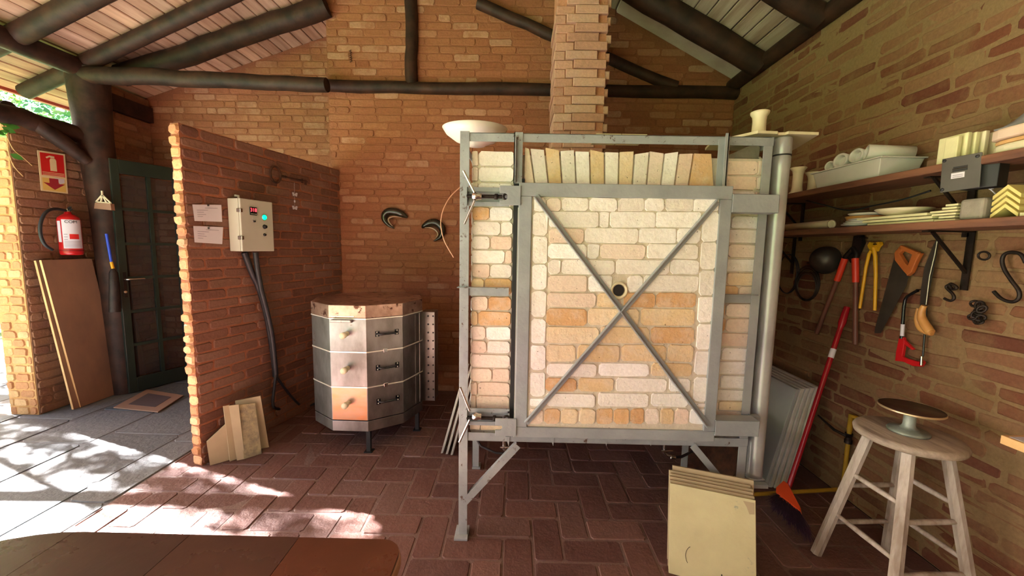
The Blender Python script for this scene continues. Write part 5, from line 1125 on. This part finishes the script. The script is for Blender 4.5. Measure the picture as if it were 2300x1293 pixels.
for i, (px, py, r, a0) in enumerate(((2190, 682, .016, .3), (2200, 686, .017, 1.2), (2205, 694, .015, 2.0), (2197, 700, .014, .7), (2190, 706, .013, 1.6), (2184, 712, .014, .2), (2196, 718, .016, 1.1), (2203, 714, .014, 2.4), (2200, 722, .012, 0))):
    c = w(px, py, XT-.004*(i % 3)); u_ = V(.3*math.sin(a0), math.cos(a0), math.sin(a0)).normalized(); v_ = V(.5, -math.sin(a0), math.cos(a0)).normalized()
    mb = MB(); mb.tube([c+u_*r*math.cos(a)+v_*r*.7*math.sin(a) for a in [q*PI/7 for q in range(14)]], .0045, 6, closed=True); mb.build('link', M['iron'], t)
# red broom
t = thing('broom', 'red-handled broom with orange head leaning upside against the right wall', 'broom', (1.40, 1.86, .0))
tp = V(1.80, 2.10, oX(1905, 690, 1.80).z); hb = oY(1772, 1092, 1.92)
mb = MB(); mb.tube([hb, tp.lerp(hb, .12)], .0125, 12); mb.tube([tp.lerp(hb, .12), tp.lerp(hb, .09), tp], [.0125, .018, .014], 12); mb.build('pole', M['redh'], t)
mb = MB(); mb.tube([tp.lerp(hb, .24), tp.lerp(hb, .29)], .0133, 12); mb.build('sticker', M['paper'], t)
h1 = oY(1745, 1108, 1.90); h2 = oY(1800, 1152, 1.76); up_ = (hb-h1.lerp(h2, .5)).normalized()
hm = h1.lerp(h2, .45)
mb = MB(); ax_ = (h2-h1).normalized(); sd2 = ax_.cross(up_).normalized()*.028
mb.prism([h1+up_*.015+sd2, h1-up_*.02+sd2, h2-up_*.02+sd2, h2+up_*.01+sd2, hb+up_*.0+sd2*.6, hb-ax_*.03+sd2*.6], -sd2*2); mb.build('head', M['orange'], t, bevel=.004)
mb = MB()
for i in range(900):
    u = random.random(); s_ = random.uniform(-1, 1); a = h1.lerp(h2, u)-up_*.02+sd2*s_; b = a-up_*random.uniform(.05, .085)+ax_*(u-.5)*.09+sd2*s_*random.uniform(.2, 1.2)+V(random.gauss(0, .008), random.gauss(0, .008), 0); b.z = max(b.z, .012)
    q = V(random.uniform(-1, 1), random.uniform(-1, 1), 0).normalized()*.0012; mb.add([a-q, a+q, b+q, b-q], [(0, 1, 2, 3)])
o = mb.build('bristles', M['bristle'], t); o['kind'] = 'stuff'
# yellow gas pipe with valve
t = thing('gas_pipe', 'yellow gas pipe with a valve running down the right wall behind the stool', 'pipe', (1.82, 2.09, .0))
XPp = 1.82
e1 = oX(1945, 932, XR-.002); e2 = oX(1912, 932, XPp); e3 = oX(1908, 965, XPp); e4 = oX(1900, 1098, XPp); e4 = V(e3.x, e3.y-.0, .07); 
mb = MB(); mb.tube([V(XR-.002, e2.y-.06, e2.z), V(XPp, e2.y-.06, e2.z), V(XPp, e2.y, e2.z), e3], .0125, 12); mb.tube([e3, V(XPp, e3.y, .06)], .0105, 12); mb.tube([V(XPp, e3.y, .06), V(1.30, 1.96, .06), V(1.12, 1.98, .06)], .0105, 12); mb.build('pipe_run', M['ypipe'], t)
mb = MB(); mb.lathe([(.018, 0), (.018, .02), (.013, .022), (.013, .04), (.018, .042), (.018, .055)], e3-V(0, 0, .075), n=12); mb.tube([e3-V(.0, 0, .04), e3-V(.03, -.06, .03), e3-V(.03, -.18, .0)], [.008, .008, .005], 8); mb.build('valve', M['iron'], t)
# wooden ledge at the extreme right edge
t = thing('wooden_ledge', 'corner of a pale wooden ledge with a paper at the right picture edge', 'ledge', (1.78, 1.28, .70))
mb = MB(); mb.box(1.67, XR-.01, .5, 1.285, .712, .742); mb.build('board', M['pine'], t, bevel=.002)
mb = MB(); mb.box(1.68, 1.80, 1.0, 1.27, .7425, .7435); mb.build('paper', M['paper'], t)

# ================================================================ STOOL AND BANDING WHEEL
SX, SY, SZ = 1.555, 1.475, .655
t = thing('wooden_stool', 'worn whitish wooden stool with round seat near the right wall', 'stool', (SX, SY, 0))
mb = MB(); mb.lathe([(0, 0), (.150, 0), (.162, .006), (.165, .018), (.160, .028), (.150, .032), (0, .033)], (SX, SY, SZ-.033), n=48); mb.build('seat', M['stoolw'], t)
tops = []; feet = []
for a in (45, 135, 225, 315):
    a = math.radians(a+3); tops.append(V(SX+.105*math.cos(a), SY+.105*math.sin(a), SZ-.03)); feet.append(V(SX+.235*math.cos(a), SY+.235*math.sin(a), 0))
for T_, F_ in zip(tops, feet):
    mb = MB(); d = (F_-T_).normalized(); mb.lathe([(.020, 0), (.021, .1), (.022, (F_-T_).length-.003)], T_, d, 8, smooth=False); mb.build('leg', M['stooll'], t)
for q, (zlo, zhi) in enumerate(((.17, .36), (.22, .42), (.17, .36), (.22, .42))):
    for z in (zlo, zhi):
        A = tops[q].lerp(feet[q], 1-z/(SZ-.03)); B_ = tops[(q+1) % 4].lerp(feet[(q+1) % 4], 1-z/(SZ-.03)); mb = MB(); mb.tube([A, A.lerp(B_, .5), B_], [.009, .011, .009], 10); mb.build('rung', M['stooll'], t)
t = thing('banding_wheel', 'potter\'s banding wheel with dark round top standing on the stool', 'banding wheel', (SX, SY+.0, SZ))
wc = oZ(2048, 985, SZ); wc = V(SX+.0, SY-.0, SZ+.0002)
mb = MB(); mb.lathe([(.0, 0), (.062, 0), (.064, .006), (.058, .012), (.03, .016), (.022, .022), (.019, .03), (.018, .085), (.022, .092), (0, .092)], wc, n=30); mb.build('base', M['wheel'], t)
mb = MB(); mb.lathe([(0, .092), (.090, .092), (.096, .094), (.096, .099), (0, .0992)], wc, n=44); wt_ = mb.build('wheel_head', M['wheeltop'], t)
mb = MB(); mb.lathe([(.0962, .0925), (.0975, .094), (.0975, .099), (.095, .1002)], wc, n=44, cap=False); mb.build('metal_rim', M['rim'], wt_)

# ================================================================ FOREGROUND TABLE
TZ = .75; tx0, tx1, ty0, ty1 = -1.22, -.215, -.35, .737
def rr(x0, x1, y0, y1, radii, n=8):
    P = []
    for (cx, cy, r, a0) in ((x1-radii[0], y1-radii[0], radii[0], 0), (x0+radii[1], y1-radii[1], radii[1], 90), (x0+radii[2], y0+radii[2], radii[2], 180), (x1-radii[3], y0+radii[3], radii[3], 270)):
        for q in range(n+1): a = math.radians(a0+90*q/n); P.append(V(cx+r*math.cos(a), cy+r*math.sin(a), 0))
    return P
t = thing('work_table', 'dark reddish brown work table with rounded corners in the foreground', 'table', (-.7, .2, 0))
P = rr(tx0, tx1, ty0, ty1, (.045, .34, .2, .045))
mb = MB(); mb.prism([p+V(0, 0, TZ-.030) for p in P], V(0, 0, .022), (1, 1, 1)); mb.build('edge_band', M['tableedge'], t, bevel=.004)
# top boards split along the depth
cuts = [tx0-.01, -.90, -.66, -.435, tx1+.01]; tint = [(.86, .9, .98), (.82, .80, .84), (.95, .86, .84), (1.4, .92, .66)]  # veil of lens haze painted into the greyer left boards
def clipx(P, xa, xb):
    def c(P, f, x):
        out = []
        for i in range(len(P)):
            a, b = P[i], P[(i+1) % len(P)]; ia, ib = f(a.x), f(b.x)
            if ia: out.append(a)
            if ia != ib: q = (x-a.x)/(b.x-a.x); out.append(a.lerp(b, q))
        return out
    return c(c(P, lambda v: v >= xa, xa), lambda v: v <= xb, xb)
P2 = rr(tx0+.004, tx1-.004, ty0+.004, ty1-.004, (.041, .336, .196, .041), 12)
for i in range(4):
    Q2 = clipx(P2, cuts[i]+.0006, cuts[i+1]-.0006); mb = MB(); mb.prism([p+V(0, 0, TZ-.0078) for p in Q2], V(0, 0, .0078), tint[i]); mb.build('top_board', M['table'], t)
mb = MB(); mb.box(tx0+.2, tx1-.06, ty0+.1, ty1-.12, TZ-.11, TZ-.031); mb.build('apron', M['stoolw'], t)
for x in (tx0+.23, tx1-.09):
    for y in (ty0+.13, ty1-.15): mb = MB(); mb.box(x-.03, x+.03, y-.03, y+.03, 0, TZ-.111); mb.build('leg', M['stoolw'], t, bevel=.004)
